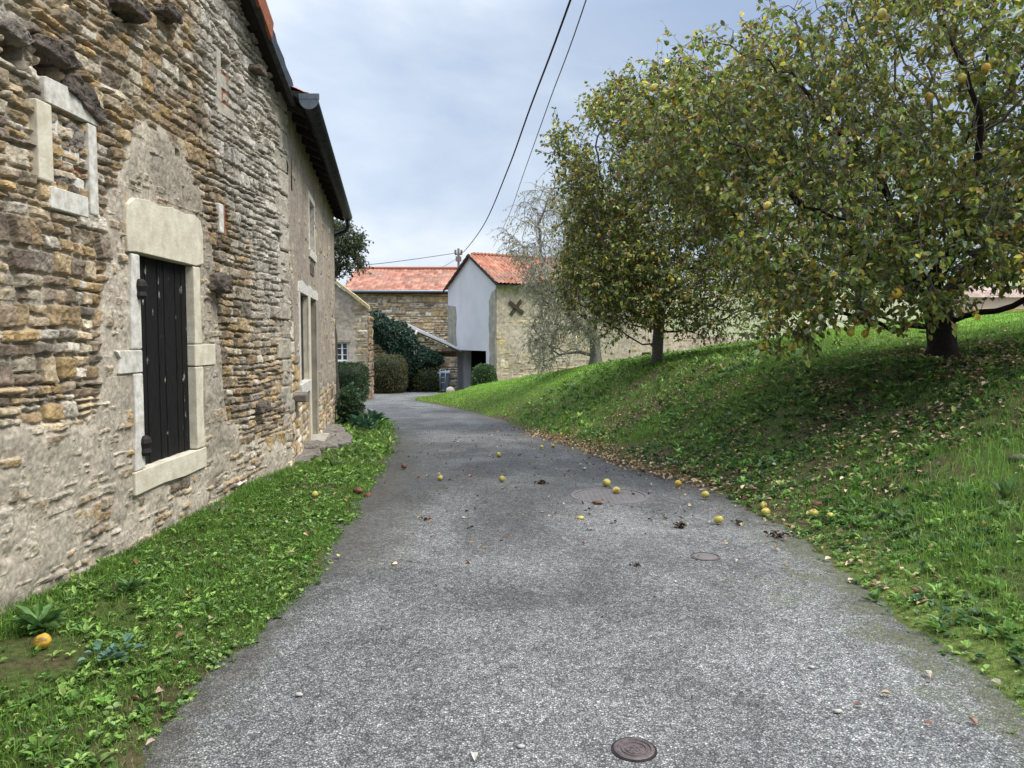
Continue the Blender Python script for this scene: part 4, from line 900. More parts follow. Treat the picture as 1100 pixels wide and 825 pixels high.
tag(merge('meadow_grass',parts,M['grass']),kind='stuff')
# --- left verge turf
parts=[]
wl=lambda x,y:x-wallx(y)
def dL(x,y): return smooth(-.14,.10,lside(x,y)+.2*fbm(x*5,y*5,511,3))*(wl(x,y)>.02)*(1-.6*smooth(.3,.55,fbm(x*1.4,y*1.4,513,3)))*np.where(np.hypot(x+2.35,y-3.6)<.3,.08,1)
x,y=scatter(330000,-5.6,-1.0,2.2,10,dL);n=len(x)
parts.append(blades(x,y,rng.uniform(.02,.065,n)*(1+.5*fbm(x*2,y*2,515,2))*(1+.6*smooth(.4,.05,wl(x,y))),rng.uniform(.003,.006,n),pal(n,grassG,[4,3,3,1,.4]),.7))
x,y=scatter(60000,-6.9,-1.0,9,27,lambda x,y:dL(x,y)*(x>wallx(np.minimum(y,17.3))-.0),powr=1.1);n=len(x)
parts.append(blades(x,y,rng.uniform(.04,.09,n),rng.uniform(.007,.013,n),pal(n,grassG,[4,4,2,2,.4])*1.15,.6))
tag(merge('verge_grass',parts,M['grass']),kind='stuff')
# --- broad leaved weeds (rosettes, clover, ground ivy)
def weeds(n0,x0,x1,y0,y1,dens,Lr,k,cols,flat=.5,wr=.45,seed=1,powr=1.):
    rg=np.random.default_rng(seed);x,y=scatter(n0,x0,x1,y0,y1,dens,rg,powr);n=len(x);kk=k
    X_=np.repeat(x,kk);Y_=np.repeat(y,kk);a=rg.uniform(0,2*np.pi,n*kk);e=rg.uniform(.1,flat+.5,n*kk)
    L=rg.uniform(*Lr,n*kk)*np.repeat(rg.uniform(.4,1.35,n),kk);D=np.stack([np.cos(a)*np.cos(e),np.sin(a)*np.cos(e),np.sin(e)],-1)
    Nn=np.stack([-np.cos(a)*np.sin(e)*.8+rg.normal(0,.15,n*kk),-np.sin(a)*np.sin(e)*.8+rg.normal(0,.15,n*kk),np.cos(e)+.2],-1)
    P=np.stack([X_,Y_,gz(X_,Y_)+rg.uniform(0,.02,n*kk)],-1)+D*rg.uniform(0,.25,n*kk)[:,None]*L[:,None]
    C=np.repeat(pal(n,cols,[1]*len(cols),.3,rg),kk,0)*rg.uniform(.8,1.2,(n*kk,1))
    V,F,C=leafcloud(P,D,Nn,L,L*wr,C);return V,F,None,C
wk=[]
wk.append(weeds(3600,-3.0,-1.1,2.2,9.5,lambda x,y:dL(x,y)*np.clip(.6+.8*fbm(x*2,y*2,521,3),0,1),(.02,.048),8,weedG[:4],.45,.42,21))
wk.append(weeds(7000,-3.0,-1.1,2.2,9.5,lambda x,y:dL(x,y)*np.clip(.8+.7*fbm(x*2.5,y*2.5,522,3),0,1),(.012,.028),5,weedG,.25,.85,22))
wk.append(weeds(2500,-5.5,-1.2,9.5,22,lambda x,y:dL(x,y)*(x>wallx(np.minimum(y,17.3))),(.05,.1),6,weedG,.6,.4,23))
tag(merge('verge_weeds',wk,M['weed']),kind='stuff')
wk=[]
dens=lambda x,y:smooth(-.05,.25,rside(x,y)+.1*fbm(x*5,y*5,533,3))*np.clip(.35+.5*under(x,y)+.9*fbm(x*1.6,y*1.6,531,4),0,1)
wk.append(weeds(7000,2.0,8.5,3,12.5,dens,(.03,.08),6,weedG,.5,.42,31))
wk.append(weeds(16000,1.5,8.5,3,13,dens,(.02,.042),5,[(.05,.12,.035),(.075,.15,.045),(.04,.085,.035),(.07,.13,.07)],.2,.9,32))
wk.append(weeds(3500,-.8,6,12,20,lambda x,y:smooth(.05,.4,rside(x,y))*.6,(.05,.1),6,weedG,.6,.4,33))
wk.append(weeds(2600,1.2,3.6,2.8,8,lambda x,y:smooth(-.35,.1,rside(x,y)+.45*fbm(x*4,y*4,551,3))*smooth(.9,.4,rside(x,y)),(.012,.03),5,weedG,.3,.8,34))
wk.append(weeds(900,1.2,3.6,2.8,8,lambda x,y:smooth(-.2,.15,rside(x,y)+.4*fbm(x*4,y*4,552,3))*smooth(.9,.4,rside(x,y)),(.03,.06),7,weedG,.5,.35,35))
wk.append(weeds(1500,-3,-.8,2.4,12,lambda x,y:smooth(-.25,.0,lside(x,y)+.35*fbm(x*4,y*4,553,3))*smooth(.3,.1,lside(x,y)),(.012,.028),5,weedG,.3,.8,36))
tag(merge('bank_weeds',wk,M['weed']),kind='stuff')
# --- fallen leaves
litC=[(.40,.28,.17),(.50,.38,.23),(.24,.13,.07),(.30,.185,.11),(.58,.47,.32),(.16,.08,.05),(.5,.4,.12)]
def litter(n0,x0,x1,y0,y1,dens,Lr,seed,lift=.03,cl=None,wt=None):
    rg=np.random.default_rng(seed);x,y=scatter(n0,x0,x1,y0,y1,dens,rg);n=len(x);a=rg.uniform(0,2*np.pi,n);e=rg.normal(0,.25,n)
    D=np.stack([np.cos(a)*np.cos(e),np.sin(a)*np.cos(e),np.sin(e)],-1);Nn=np.stack([rg.normal(0,.35,n),rg.normal(0,.35,n),np.ones(n)],-1)
    L=rg.uniform(*Lr,n);P=np.stack([x,y,np.maximum(gz(x,y),np.where(rside(x,y)<0,zr(y)+.016,-9))+rg.uniform(.004,lift,n)],-1)
    V,F,C=leafcloud(P,D,Nn,L,L*rg.uniform(.45,.7,n),pal(n,cl or litC,wt or [4,3,3,3,2,2,.6],.25,rg),.35)
    return V,F,None,C
lt=[]
edge=lambda x,y:np.exp(-((rside(x,y)-.06+.12*fbm(x*2,y*2,541,3))/.22)**2)*smooth(7.0,9.0,y)*smooth(17,12,y)
lt.append(litter(26000,-1,3.2,6.8,17,edge,(.03,.07),41))
lt.append(litter(4200,.5,3.6,4.3,8.5,lambda x,y:np.exp(-((rside(x,y)-.15)/.25)**2)*.22,(.03,.075),42))
patchy=lambda x,y:smooth(.02,.3,rside(x,y))*np.clip(.75*under(x,y)*smooth(-.15,.4,fbm(x*1.5,y*1.5,543,4)+.1)+.025,0,1)
lt.append(litter(34000,1.0,8.5,4.5,13.5,patchy,(.03,.07),43,.06))
lt.append(litter(1100,-1,9,9,20,lambda x,y:smooth(.02,.3,rside(x,y))*.35,(.04,.07),44,.06))
lt.append(litter(900,-1.0,2.2,5.2,17,lambda x,y:(rside(x,y)<0)*(.3+.7*np.exp(-(rside(x,y)/.8)**2)),(.018,.05),45,.008))
lt.append(litter(90,-2.9,-1.2,2.6,10,lambda x,y:dL(x,y),(.03,.06),46,.07))
lt.append(litter(1500,-2.0,2.2,6.2,17,lambda x,y:(rside(x,y)<0)*(lside(x,y)<0)*np.clip(.15+1.3*fbm(x*1.6,y*2.2,547,3),0,1),(.012,.045),47,.006,[(.09,.06,.04),(.05,.035,.025),(.16,.10,.07)],[2,2,1]))
lt.append(litter(260,-1.4,2.2,2.8,7,lambda x,y:(rside(x,y)<0)*(lside(x,y)<0)*.5,(.006,.02),48,.004,[(.09,.06,.04),(.05,.035,.025),(.45,.42,.36)],[2,2,1]))
tag(merge('fallen_leaves',lt,M['litter']),kind='stuff')

# ================================================================== TREES
def colonize(root,trunk_pts,A,step,kill,infl,iters,rg,droop=0.):
    nodes=[np.array(root,float)];par=[-1]
    for p in trunk_pts: nodes.append(np.array(p,float));par.append(len(nodes)-2)
    A=A.copy();N_=np.array(nodes);best=np.full(len(A),1e9);bi=np.zeros(len(A),int)
    def upd(start,N_):
        nonlocal best,bi
        for i0 in range(start,len(N_),256):
            B=N_[i0:i0+256];d=np.linalg.norm(A[:,None]-B[None],axis=2);m=d.argmin(1);dm=d[np.arange(len(A)),m];u=dm<best;best[u]=dm[u];bi[u]=m[u]+i0
    upd(1,N_)
    for it in range(iters):
        k=best<infl
        if not k.any(): break
        ids=bi[k];v=A[k]-N_[ids];v/=np.linalg.norm(v,axis=1,keepdims=True)+1e-9
        acc=np.zeros_like(N_);np.add.at(acc,ids,v);u=np.unique(ids)
        d=acc[u];ln=np.linalg.norm(d,axis=1,keepdims=True);d=d/(ln+1e-9)+rg.normal(0,.22,d.shape);d[:,2]-=droop
        d/=np.linalg.norm(d,axis=1,keepdims=True);new=N_[u]+d*step
        st=len(N_);N_=np.concatenate([N_,new]);par+=list(u);upd(st,N_)
        al=best>kill;A=A[al];best=best[al];bi=bi[al]
        if len(A)==0 or len(N_)>9000: break
    return N_,np.array(par)
def tree_wood(N_,par,r_tip,expo,r_root,trunk_n,k_thick=8,twigs=None):
    n=len(N_);acc=np.zeros(n);child=[[] for _ in range(n)]
    for i in range(1,n): child[par[i]].append(i)
    for i in range(n-1,-1,-1):
        acc[i]=max(acc[i],r_tip**expo)
        if par[i]>=0: acc[par[i]]+=acc[i]
    r=acc**(1/expo);sc=min(1.,r_root/r[trunk_n]);r=np.where(r>r_tip*2.5,r_tip*2.5+(r-r_tip*2.5)*max(.05,(r_root-r_tip*2.5)/(r[trunk_n]-r_tip*2.5)),r)
    return r,child
def chains(N_,par,r,child):
    out=[];stack=[(0,None)]
    while stack:
        s,p=stack.pop();ch=[s] if p is None else [p,s];c=s
        while child[c]:
            cs_=sorted(child[c],key=lambda q:-r[q]);
            for q in cs_[1:]: stack.append((q,c))
            c=cs_[0];ch.append(c)
        out.append(ch)
    return out
def tubes_np(mb,pts,rs,k): mb.tube(pts,rs,k,cap=False)
def twiglets(N_,par,r,rg,n,L,seg,droop,r_sel,rt):
    """random thin twigs from thin nodes: returns arrays pts (n,seg+1,3)"""
    cand=np.where(r<r_sel)[0];cand=cand[cand>3];Q_=N_[cand];w_=smooth(-.28,.25,fbm(Q_[:,0]*1.35+Q_[:,2]*.9,Q_[:,1]*1.35-Q_[:,2]*1.1,int(n)%97+700,2))+.06;ids=rg.choice(cand,n,p=w_/w_.sum())
    d=N_[ids]-N_[par[ids]];d/=np.linalg.norm(d,axis=1,keepdims=True)+1e-9;d=d*.7+rg.normal(0,.65,d.shape);d/=np.linalg.norm(d,axis=1,keepdims=True)
    P=[N_[ids]];ln=rg.uniform(*L,n)[:,None]/seg
    for s in range(seg):
        d=d+rg.normal(0,.16,d.shape);d[:,2]-=droop;d/=np.linalg.norm(d,axis=1,keepdims=True);P.append(P[-1]+d*ln)
    return np.stack(P,1)
def twig_mesh(P,r0,r1):
    n,m,_=P.shape;d=P[:,-1]-P[:,0];a=np.cross(d,np.array([0,0,1.])+np.zeros_like(d));a/=np.linalg.norm(a,axis=1,keepdims=True)+1e-6;b=np.cross(d,a);b/=np.linalg.norm(b,axis=1,keepdims=True)+1e-6
    V=[];rr=np.linspace(r0,r1,m)
    for s in range(m):
        for q in range(3):
            an=2*np.pi*q/3;V.append(P[:,s]+(a*math.cos(an)+b*math.sin(an))*rr[s])
    V=np.stack(V,1).reshape(-1,3);i=np.arange(n)[:,None]*(3*m);F=[]
    for s in range(m-1):
        for q in range(3): F.append(i+np.array([[s*3+q,s*3+(q+1)%3,(s+1)*3+(q+1)%3,(s+1)*3+q]]))
    return V,np.concatenate(F,0)
def twig_leaves(P,rg,per,Lr,wr,cols,wts,clump=None,hang=.35,size_fn=None,tint=None,start=.15):
    n,m,_=P.shape;tt=rg.uniform(start,1,(n,per));f=tt*(m-1);i=np.minimum(f.astype(int),m-2);fr=(f-i)[...,None];rows=np.arange(n)[:,None]
    B=P[rows,i]*(1-fr)+P[rows,i+1]*fr;T=P[rows,i+1]-P[rows,i];T/=np.linalg.norm(T,axis=2,keepdims=True)
    B=B.reshape(-1,3);T=T.reshape(-1,3);k=len(B);D=T*.35+rg.normal(0,.6,(k,3));D[:,2]-=hang;Nn=rg.normal(0,.55,(k,3));Nn[:,2]+=.75
    L=rg.uniform(*Lr,k)*rg.uniform(.7,1.1,k);C=pal(k,cols,wts,.45,rg)  # wide tone spread puts bright highlights and darks into the leaf colours
    tw=np.repeat(rg.uniform(.75,1.25,(n,1)),per,0);C=C*tw
    if tint is not None: C=tint(B,C,rg)
    return leafcloud(B+D/np.linalg.norm(D,axis=1,keepdims=True)*.012,D,Nn,L,L*wr*rg.uniform(.8,1.15,k),C,.22)
BARK=(.10,.085,.07)
def wood_cols(n,c,rg,var=.25): return np.array(c)*rg.uniform(1-var,1+var,(n,1))
def build_tree(name,label,base,trunk_pts,A,step,kill,infl,seed,r_root,r_tip,bark,twig_n,twig_L,leaf_per,leaf_L,leaf_w,cols,wts,droop=.12,flare=1.65,expo=2.15,group=None,tdroop=.16,tint=None,twig_c=None,r_sel=None,hang=.35,fruits=(),lean_noise=0,keep=None,leafkeep=None):
    rg=np.random.default_rng(seed);root=empty(name,label,'tree',base,group)
    N_,par=colonize(base,trunk_pts,A,step,kill,infl,120,rg,droop)
    r,child=tree_wood(N_,par,r_tip,expo,r_root,1)
    r[0]=r[1]*flare
    ch=chains(N_,par,r,child);mb=MB();mb2=MB()
    for c in ch:
        rs=[r[q] for q in c]
        if len(c)>1 and c[0]!=0: rs[0]=min(rs[0],rs[1]*1.15)
        big=max(rs)>.03
        (mb if big else mb2).tube([tuple(N_[q]) for q in c],rs,(12 if max(rs)>.09 else 7) if big else 4,cap=False)
    V=np.array(mb.V);V=V+(.012*np.stack([fbm(V[:,0]*9+V[:,2]*7,V[:,1]*9,5,3)]*3,-1))*(np.linalg.norm(V[:,:2]-np.array(base[:2]),axis=1)<.6)[:,None]
    P_(mesh_np('trunk',V,mb.Q,mat=M['wood_bark'],cols=wood_cols(len(V),bark,rg),smooth_sh=True),root)
    tw=twiglets(N_,par,r,rg,twig_n,twig_L,4,tdroop,r_sel or r_tip*2.6,None)
    if keep is not None: tw=tw[keep(tw[:,-1])]
    Vt,Ft=twig_mesh(tw,r_tip*.8,r_tip*.35);V2=np.array(mb2.V).reshape(-1,3);Q2=np.array(mb2.Q,int).reshape(-1,4)
    VV=np.concatenate([V2,Vt]);FF=np.concatenate([Q2,Ft+len(V2)])
    P_(mesh_np('twigs',VV,FF,mat=M['wood_bark'],cols=wood_cols(len(VV),twig_c or bark,rg)),root)
    if leaf_per:
        V,F,C=twig_leaves(tw,rg,leaf_per,leaf_L,leaf_w,cols,wts,hang=hang,tint=tint)
        if leafkeep is not None:
            kp=np.where(leafkeep(V[::6],rg))[0];V=V.reshape(-1,6,3)[kp].reshape(-1,3);C=C.reshape(-1,6,3)[kp].reshape(-1,3);i6=np.arange(len(kp))[:,None]*6;F=np.concatenate([i6+np.array([[0,1,2,3]]),i6+np.array([[0,3,4,5]])],0)
        P_(mesh_np('crown',V,F,mat=M['leaf'],cols=C),root)
    return root,N_,r,tw
def ellips(n,c,rad,rg,fn=None,shell=.35):
    c=np.array(c);o=[]
    d=rg.normal(size=(n*3,3));d/=np.linalg.norm(d,axis=1,keepdims=True);q=(rg.random(n*3)**(shell))[:,None]
    lump_=1+.16*fbm(d[:,0]*2.3+7,d[:,1]*2.3+d[:,2]*1.9,int(c[0]*10)+3,3)[:,None]
    P=c+d*q*np.array(rad)*lump_
    if fn is not None: P=P[fn(P)]
    return P[:n]
quC=[(.11,.165,.03),(.20,.27,.05),(.34,.39,.09),(.50,.46,.085),(.72,.55,.08),(.33,.19,.07),(.50,.52,.34)]
def q_tint(B,C,rg):
    z=smooth(.1,.5,fbm(B[:,0]*1.3+B[:,2],B[:,1]*1.3+B[:,2]*.8,601,3))[:,None]
    br=smooth(.15,.6,fbm(B[:,0]*1.9-B[:,2],B[:,1]*1.6+B[:,2]*1.1,603,3))[:,None]
    C=C*(1-.35*br)+np.array([.13,.085,.04])*.35*br
    return C*(1-.4*z)+np.array([.17,.17,.05])*.4*z
# tree 1 - big quince on the bank, right
b1=(TRUNK1[0],TRUNK1[1],float(gz(*TRUNK1))-.08)
rg=np.random.default_rng(101);gzz=lambda P:gz(P[:,0],P[:,1])
ok1=lambda P:(P[:,2]>gzz(P)+.75+.25*vnoise(P[:,0]*2,P[:,1]*2,4))&(np.hypot(P[:,0]-b1[0],P[:,1]-b1[1])>.22)
A=np.concatenate([ellips(3000,(5.1,9.4,4.05),(3.0,2.8,2.3),rg,ok1),ellips(900,(2.75,9.9,4.2),(1.25,1.5,1.35),rg,ok1),ellips(900,(4.3,8.4,2.9),(2.0,1.3,1.35),rg,ok1),ellips(600,(5.9,7.9,2.75),(1.9,1.2,.95),rg,ok1),ellips(260,(3.15,8.6,2.05),(.45,.5,.7),rg,lambda P:P[:,2]>1.5),ellips(600,(7.6,9.2,3.4),(1.6,1.6,1.6),rg,ok1)])
tp=[(b1[0]-.01,b1[1],b1[2]+.22),(b1[0]-.04,b1[1],b1[2]+.5),(b1[0]-.10,b1[1]+.02,b1[2]+.78)]
t1,N1,r1,tw1=build_tree('quince_tree','large quince tree with a thick black trunk, nearest of the trees on the bank',b1,tp,A,.17,.20,2.4,1,.165,.0042,(.034,.028,.023),8500,(.14,.42),7,(.055,.10),.62,quC,[5,5,4,3,1.2,2.2,1.4],tint=q_tint,droop=.10,twig_c=(.19,.17,.145),r_sel=.013)
# tree 2 - quince further along, left of it
b2=(TRUNK2[0],TRUNK2[1],float(gz(*TRUNK2))-.08)
rg=np.random.default_rng(102)
ok2=lambda P:(P[:,2]>gzz(P)+.5+.3*vnoise(P[:,0]*2,P[:,1]*2,4))
A=np.concatenate([ellips(1700,(3.4,16.4,4.1),(2.25,2.1,2.4),rg,ok2),ellips(800,(2.2,16.0,3.1),(1.25,1.3,1.5),rg,ok2),ellips(900,(4.3,15.9,2.9),(1.6,1.5,1.35),rg,lambda P:P[:,2]>gzz(P)+.35),ellips(500,(3.2,15.4,2.6),(1.6,1.0,.8),rg,ok2),ellips(420,(1.75,15.6,5.2),(1.0,.9,.95),rg),ellips(350,(2.9,15.8,6.3),(1.2,1.0,.9),rg),ellips(500,(4.4,16.0,5.4),(1.3,1.2,1.7),rg)])
tp=[(b2[0],b2[1],b2[2]+.25),(b2[0],b2[1],b2[2]+.5),(b2[0]+.02,b2[1],b2[2]+.8),(b2[0]+.05,b2[1],b2[2]+1.05)]
t2,N2,r2,tw2=build_tree('quince_tree','quince tree with slim grey trunk, left of the thick black trunked one',b2,tp,A,.2,.23,2.6,2,.115,.005,(.17,.155,.14),7800,(.2,.55),7,(.065,.11),.6,[tuple(.95*v for v in c) for c in quC],[5,5,4,3,1.2,2.4,1.0],tint=q_tint,droop=.10,twig_c=(.13,.115,.10),r_sel=.015,leafkeep=lambda B,rg:rg.random(len(B))<np.clip(smooth(1.5,2.9,B[:,2]-.45*np.maximum(B[:,0]-3,0))+.25,0,1))
# tree 3 - behind
x3=px2x(928,22);b3=(x3,22,float(gz(x3,22))-.1);rg=np.random.default_rng(103)
A=ellips(900,(x3-.2,22,b3[2]+3.3),(3.0,2.5,2.2),rg)
build_tree('orchard_tree','grey trunked orchard tree seen beyond the nearest quince tree',b3,[(x3,22,b3[2]+.4),(x3-.05,22,b3[2]+.9),(x3-.05,22,b3[2]+1.3)],A,.3,.35,3,3,.24,.008,(.2,.185,.17),1100,(.3,.7),7,(.08,.12),.55,quC,[4,4,3,3,1,2,1],r_sel=.03)
# tree 4 - pale, nearly bare, weeping lichen-grey twigs in front of the side wall
x4=px2x(640,23);b4=(x4,23,float(gz(x4,23))-.1);rg=np.random.default_rng(104)
A=np.concatenate([ellips(900,(x4-.7,23,3.7),(2.2,1.9,2.5),rg),ellips(600,(x4-1.5,23,2.3),(1.5,1.4,1.6),rg),ellips(90,(x4-1.0,23,5.9),(1.3,.9,.8),rg)]);A=A[(A[:,2]>.7)&((A[:,2]>4.2)|(A[:,0]>.42+.25*(A[:,2]-1.5)*(A[:,2]<3)))]
lich=[(.34,.34,.17),(.42,.40,.25),(.26,.27,.11),(.5,.46,.3),(.38,.32,.13)]
keep4=lambda P:rng.random(len(P))<1
build_tree('orchard_tree','pale sparse weeping orchard tree with lichen grey twigs, left of the quince trees',b4,[(x4,23,b4[2]+.4),(x4-.05,23,b4[2]+.9)],A,.24,.26,3,4,.16,.0105,(.27,.25,.22),2600,(.3,.8),6,(.045,.085),.5,lich,[3,3,2,1,1],droop=.2,tdroop=.36,twig_c=(.38,.35,.30),r_sel=.03,hang=.6)
# tree 5 - dark tree behind the plastered house
x5=px2x(358,27);b5=(x5,27,-.9);rg=np.random.default_rng(105)
A=ellips(700,(x5-.35,27,4.75),(1.25,1.3,1.15),rg)
build_tree('garden_tree','dark green tree rising behind the plastered house above the cream gable',b5,[(x5,27,.5),(x5,27,1.6),(x5-.1,27,2.3)],A,.25,.3,3,5,.16,.008,(.09,.075,.06),1500,(.25,.6),9,(.08,.13),.55,[(.045,.07,.03),(.07,.095,.04),(.11,.12,.05),(.15,.12,.06)],[4,4,2,1],r_sel=.03)
# fruits
def fruit_mesh():
    k=10;V=[]
    for i in range(k+1):
        th=math.pi*i/k
        for j in range(14):
            ph=2*math.pi*j/14;rr=math.sin(th)*(1+.06*math.cos(5*ph)*math.sin(th)+.05*math.sin(2*ph+1));z=math.cos(th)*1.08
            if z>.55: rr*=.92
            V.append((rr,0,z) if False else (rr*math.cos(ph),rr*math.sin(ph),z-(.12 if i in (0,k) else 0)))
    Q=[(i*14+j,(i+1)*14+j,(i+1)*14+(j+1)%14,i*14+(j+1)%14) for i in range(k) for j in range(14)]
    return V,Q
FV,FQ=fruit_mesh();FV=np.array(FV)*.039
fm=None
def fruit(name,loc,s,mat,parent=None,rot=None,label=None):
    global fm
    key='q_'+mat.name
    if key not in bpy.data.meshes:
        o=mesh_np(name,FV,FQ,mat=mat,smooth_sh=True);o.data.name=key
    else:
        o=bpy.data.objects.new(name,bpy.data.meshes[key]);COL.objects.link(o)
    o.location=loc;o.scale=(s*random.uniform(.9,1.08),s*random.uniform(.88,1.05),s*random.uniform(.9,1.1));o.rotation_euler=rot or (random.uniform(-.5,.5),random.uniform(-.5,.5),random.uniform(0,6))
    if parent: P_(o,parent)
    if label: tag(o,label,'fruit','fallen quinces')
    return o
def hang_fruit(tree,tw,pxs,d0,mat_i):
    tips=tw[:,-1];d=np.maximum(tips[:,1],.1);pitch=R(3.5)
    for j,(px,py) in enumerate(pxs):
        f=tips[:,1]*math.cos(pitch)-(tips[:,2]-1.6)*math.sin(pitch);u=tips[:,1]*math.sin(pitch)+(tips[:,2]-1.6)*math.cos(pitch)
        qx=550+826*tips[:,0]/f;qy=412.5-826*u/f
        c=np.hypot(qx-px,qy-py)+ (tips[:,1]-d0)*9
        k=int(c.argmin());p=tips[k]
        fruit('fruit',(p[0],p[1]-.03,p[2]-.045),random.uniform(.95,1.15),M['quince_o'] if (j%3==mat_i) else M['quince'],tree)
hang_fruit(t1,tw1,[(918,28),(945,18),(1058,58),(1002,102),(1090,100),(820,215),(827,216),(1025,75),(907,350),(928,352),(850,368),(1088,302),(1047,70),(990,175),(880,330),(960,310),(785,60),(806,86),(700,92),(712,96),(792,193)],7.2,0)
hang_fruit(t2,tw2,[(745,215),(700,270),(672,205),(640,250),(722,300),(618,180)],15,0)
# ================================================================== SHRUBS, IVY
def shrub(name,label,cat,c,rad,box,n,Lr,cols,seed,mat=None,inner=(.012,.018,.008)):
    "clipped or loose shrub: leaf shell over solid dark core; box 0..1 = squareness"
    rg=np.random.default_rng(seed);root=empty(name,label,cat,(c[0],c[1],c[2]))
    p=2+4*box;d=rg.normal(size=(n,3));d/=np.linalg.norm(d,axis=1,keepdims=True);d[:,2]=d[:,2]
    s=(np.abs(d)**p).sum(1)**(-1/p);lum=1+.07*fbm(d[:,0]*3+seed,d[:,1]*3+d[:,2]*3,seed,3)
    rr=(s*lum*rg.uniform(.86,1.03,n))[:,None]
    cen=np.array([c[0],c[1],c[2]+rad[2]]);P=cen+d*rr*np.array(rad);k=P[:,2]>c[2]-.05;P=P[k];d=d[k];n=len(P)
    D=d*.6+rg.normal(0,.6,(n,3));Nn=d+rg.normal(0,.5,(n,3));L=rg.uniform(*Lr,n)
    V,F,C=leafcloud(P,D,Nn,L,L*.55,pal(n,cols,[1]*len(cols),.35,rg));P_(mesh_np('foliage',V,F,mat=M['leaf'],cols=C),root)
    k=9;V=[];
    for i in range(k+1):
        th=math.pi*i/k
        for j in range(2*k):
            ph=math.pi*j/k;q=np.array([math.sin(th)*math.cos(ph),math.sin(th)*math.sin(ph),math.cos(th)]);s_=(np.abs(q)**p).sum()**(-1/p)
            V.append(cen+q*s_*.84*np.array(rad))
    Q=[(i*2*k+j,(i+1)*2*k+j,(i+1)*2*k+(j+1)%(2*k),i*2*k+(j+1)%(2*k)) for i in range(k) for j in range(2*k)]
    m_=simple(name+'_core',tuple(v*2.2 for v in inner),c2=inner,scale=9)  # solid near-black green core fills the gaps between the leaves
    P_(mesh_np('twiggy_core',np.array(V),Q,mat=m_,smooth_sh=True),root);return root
g_=lambda px,d:(px2x(px,d),d,float(zr(d)))
DG=[(.025,.055,.02),(.04,.075,.025),(.055,.095,.03)]
shrub('clipped_hedge','dark green clipped rounded hedge below the small white window','hedge',g_(372,31),(.85,.7,.76),.55,5200,(.05,.09),DG,11)
shrub('clipped_shrub','broad olive brown clipped shrub, middle one of the row beside the courtyard','shrub',g_(415,37.4),(.98,.8,.93),.5,5200,(.06,.1),[(.09,.10,.03),(.13,.115,.045),(.06,.085,.025),(.16,.12,.06)],12)
shrub('clipped_shrub','low olive shrub against the lean-to wall beside the wheelie bin','shrub',g_(460,38.6),(.72,.5,.62),.35,2600,(.06,.1),[(.07,.09,.025),(.05,.07,.02),(.10,.10,.03)],13)
shrub('doorway_shrub','upright glossy green shrub growing beside the doorway of the white barn','shrub',(px2x(520,35.6),35.6,float(gz(px2x(520,35.6),35.6))-.35),(.56,.5,.84),.2,3600,(.07,.12),[(.04,.09,.025),(.07,.13,.04),(.10,.15,.05)],14)
shrub('wall_corner_shrub','small leafy rose bush at the far corner of the plastered house','shrub',(HW(17.0,.35,0)[0],HW(17.0,.35,0)[1],-.45),(.28,.3,.48),0,650,(.06,.11),[(.06,.12,.04),(.1,.16,.06),(.04,.09,.05)],15)
# ivy over the lean-to and the cream house's corner
iv=empty('ivy','dark ivy mass spilling from the cream gable corner down over the lean-to wall','ivy',g_(420,38.8))
rg=np.random.default_rng(16);n=15000
px=rg.uniform(399,476,n);py=rg.uniform(328,420,n)
topl=np.interp(px,[393,400,440,452,476],[329,331,350,370,381]);bot=np.interp(px,[393,398,405,418,428,436,476],[352,358,366,384,420,420,392])
nz_=4*fbm(px*.12,py*.12,77,3)
k=(py>topl+nz_)&(py<bot+nz_*1.5)&~((px>448)&(py>395));px=px[k];py=py[k];n=len(px)
bul=.45*smooth(0,14,py-topl[k])*smooth(0,18,bot[k]-py)
d=yl-.2-rg.uniform(0,.3,n)-bul;P=np.stack([(px-550)/826*d,d,1.6+(362-py)/826*d],-1)
D=rg.normal(0,.5,(n,3));D[:,2]-=.7;D[:,1]-=.35;Nn=rg.normal(0,.4,(n,3));Nn[:,1]-=1;Nn[:,2]+=.5;L=rg.uniform(.09,.16,n)
V,F,C=leafcloud(P,D,Nn,L,L*.8,pal(n,[(.02,.05,.028),(.03,.065,.035),(.05,.09,.05)],[4,4,1],.3,rg));P_(mesh_np('foliage',V,F,mat=M['leaf'],cols=C),iv)
mb=MB()
for (a,b) in (((398,352),(425,395)),((425,412),(432,360)),((440,412),(436,370)),((408,345),(434,362))):
    mb.tube([(px2x(a[0],yl-.08),yl-.08,zz(a[1],yl-.08)),(px2x((a[0]+b[0])/2+2,yl-.1),yl-.1,zz((a[1]+b[1])/2,yl)),(px2x(b[0],yl-.08),yl-.08,zz(b[1],yl-.08))],.03,5)
P_(mb.build('stem',M['post']),iv)

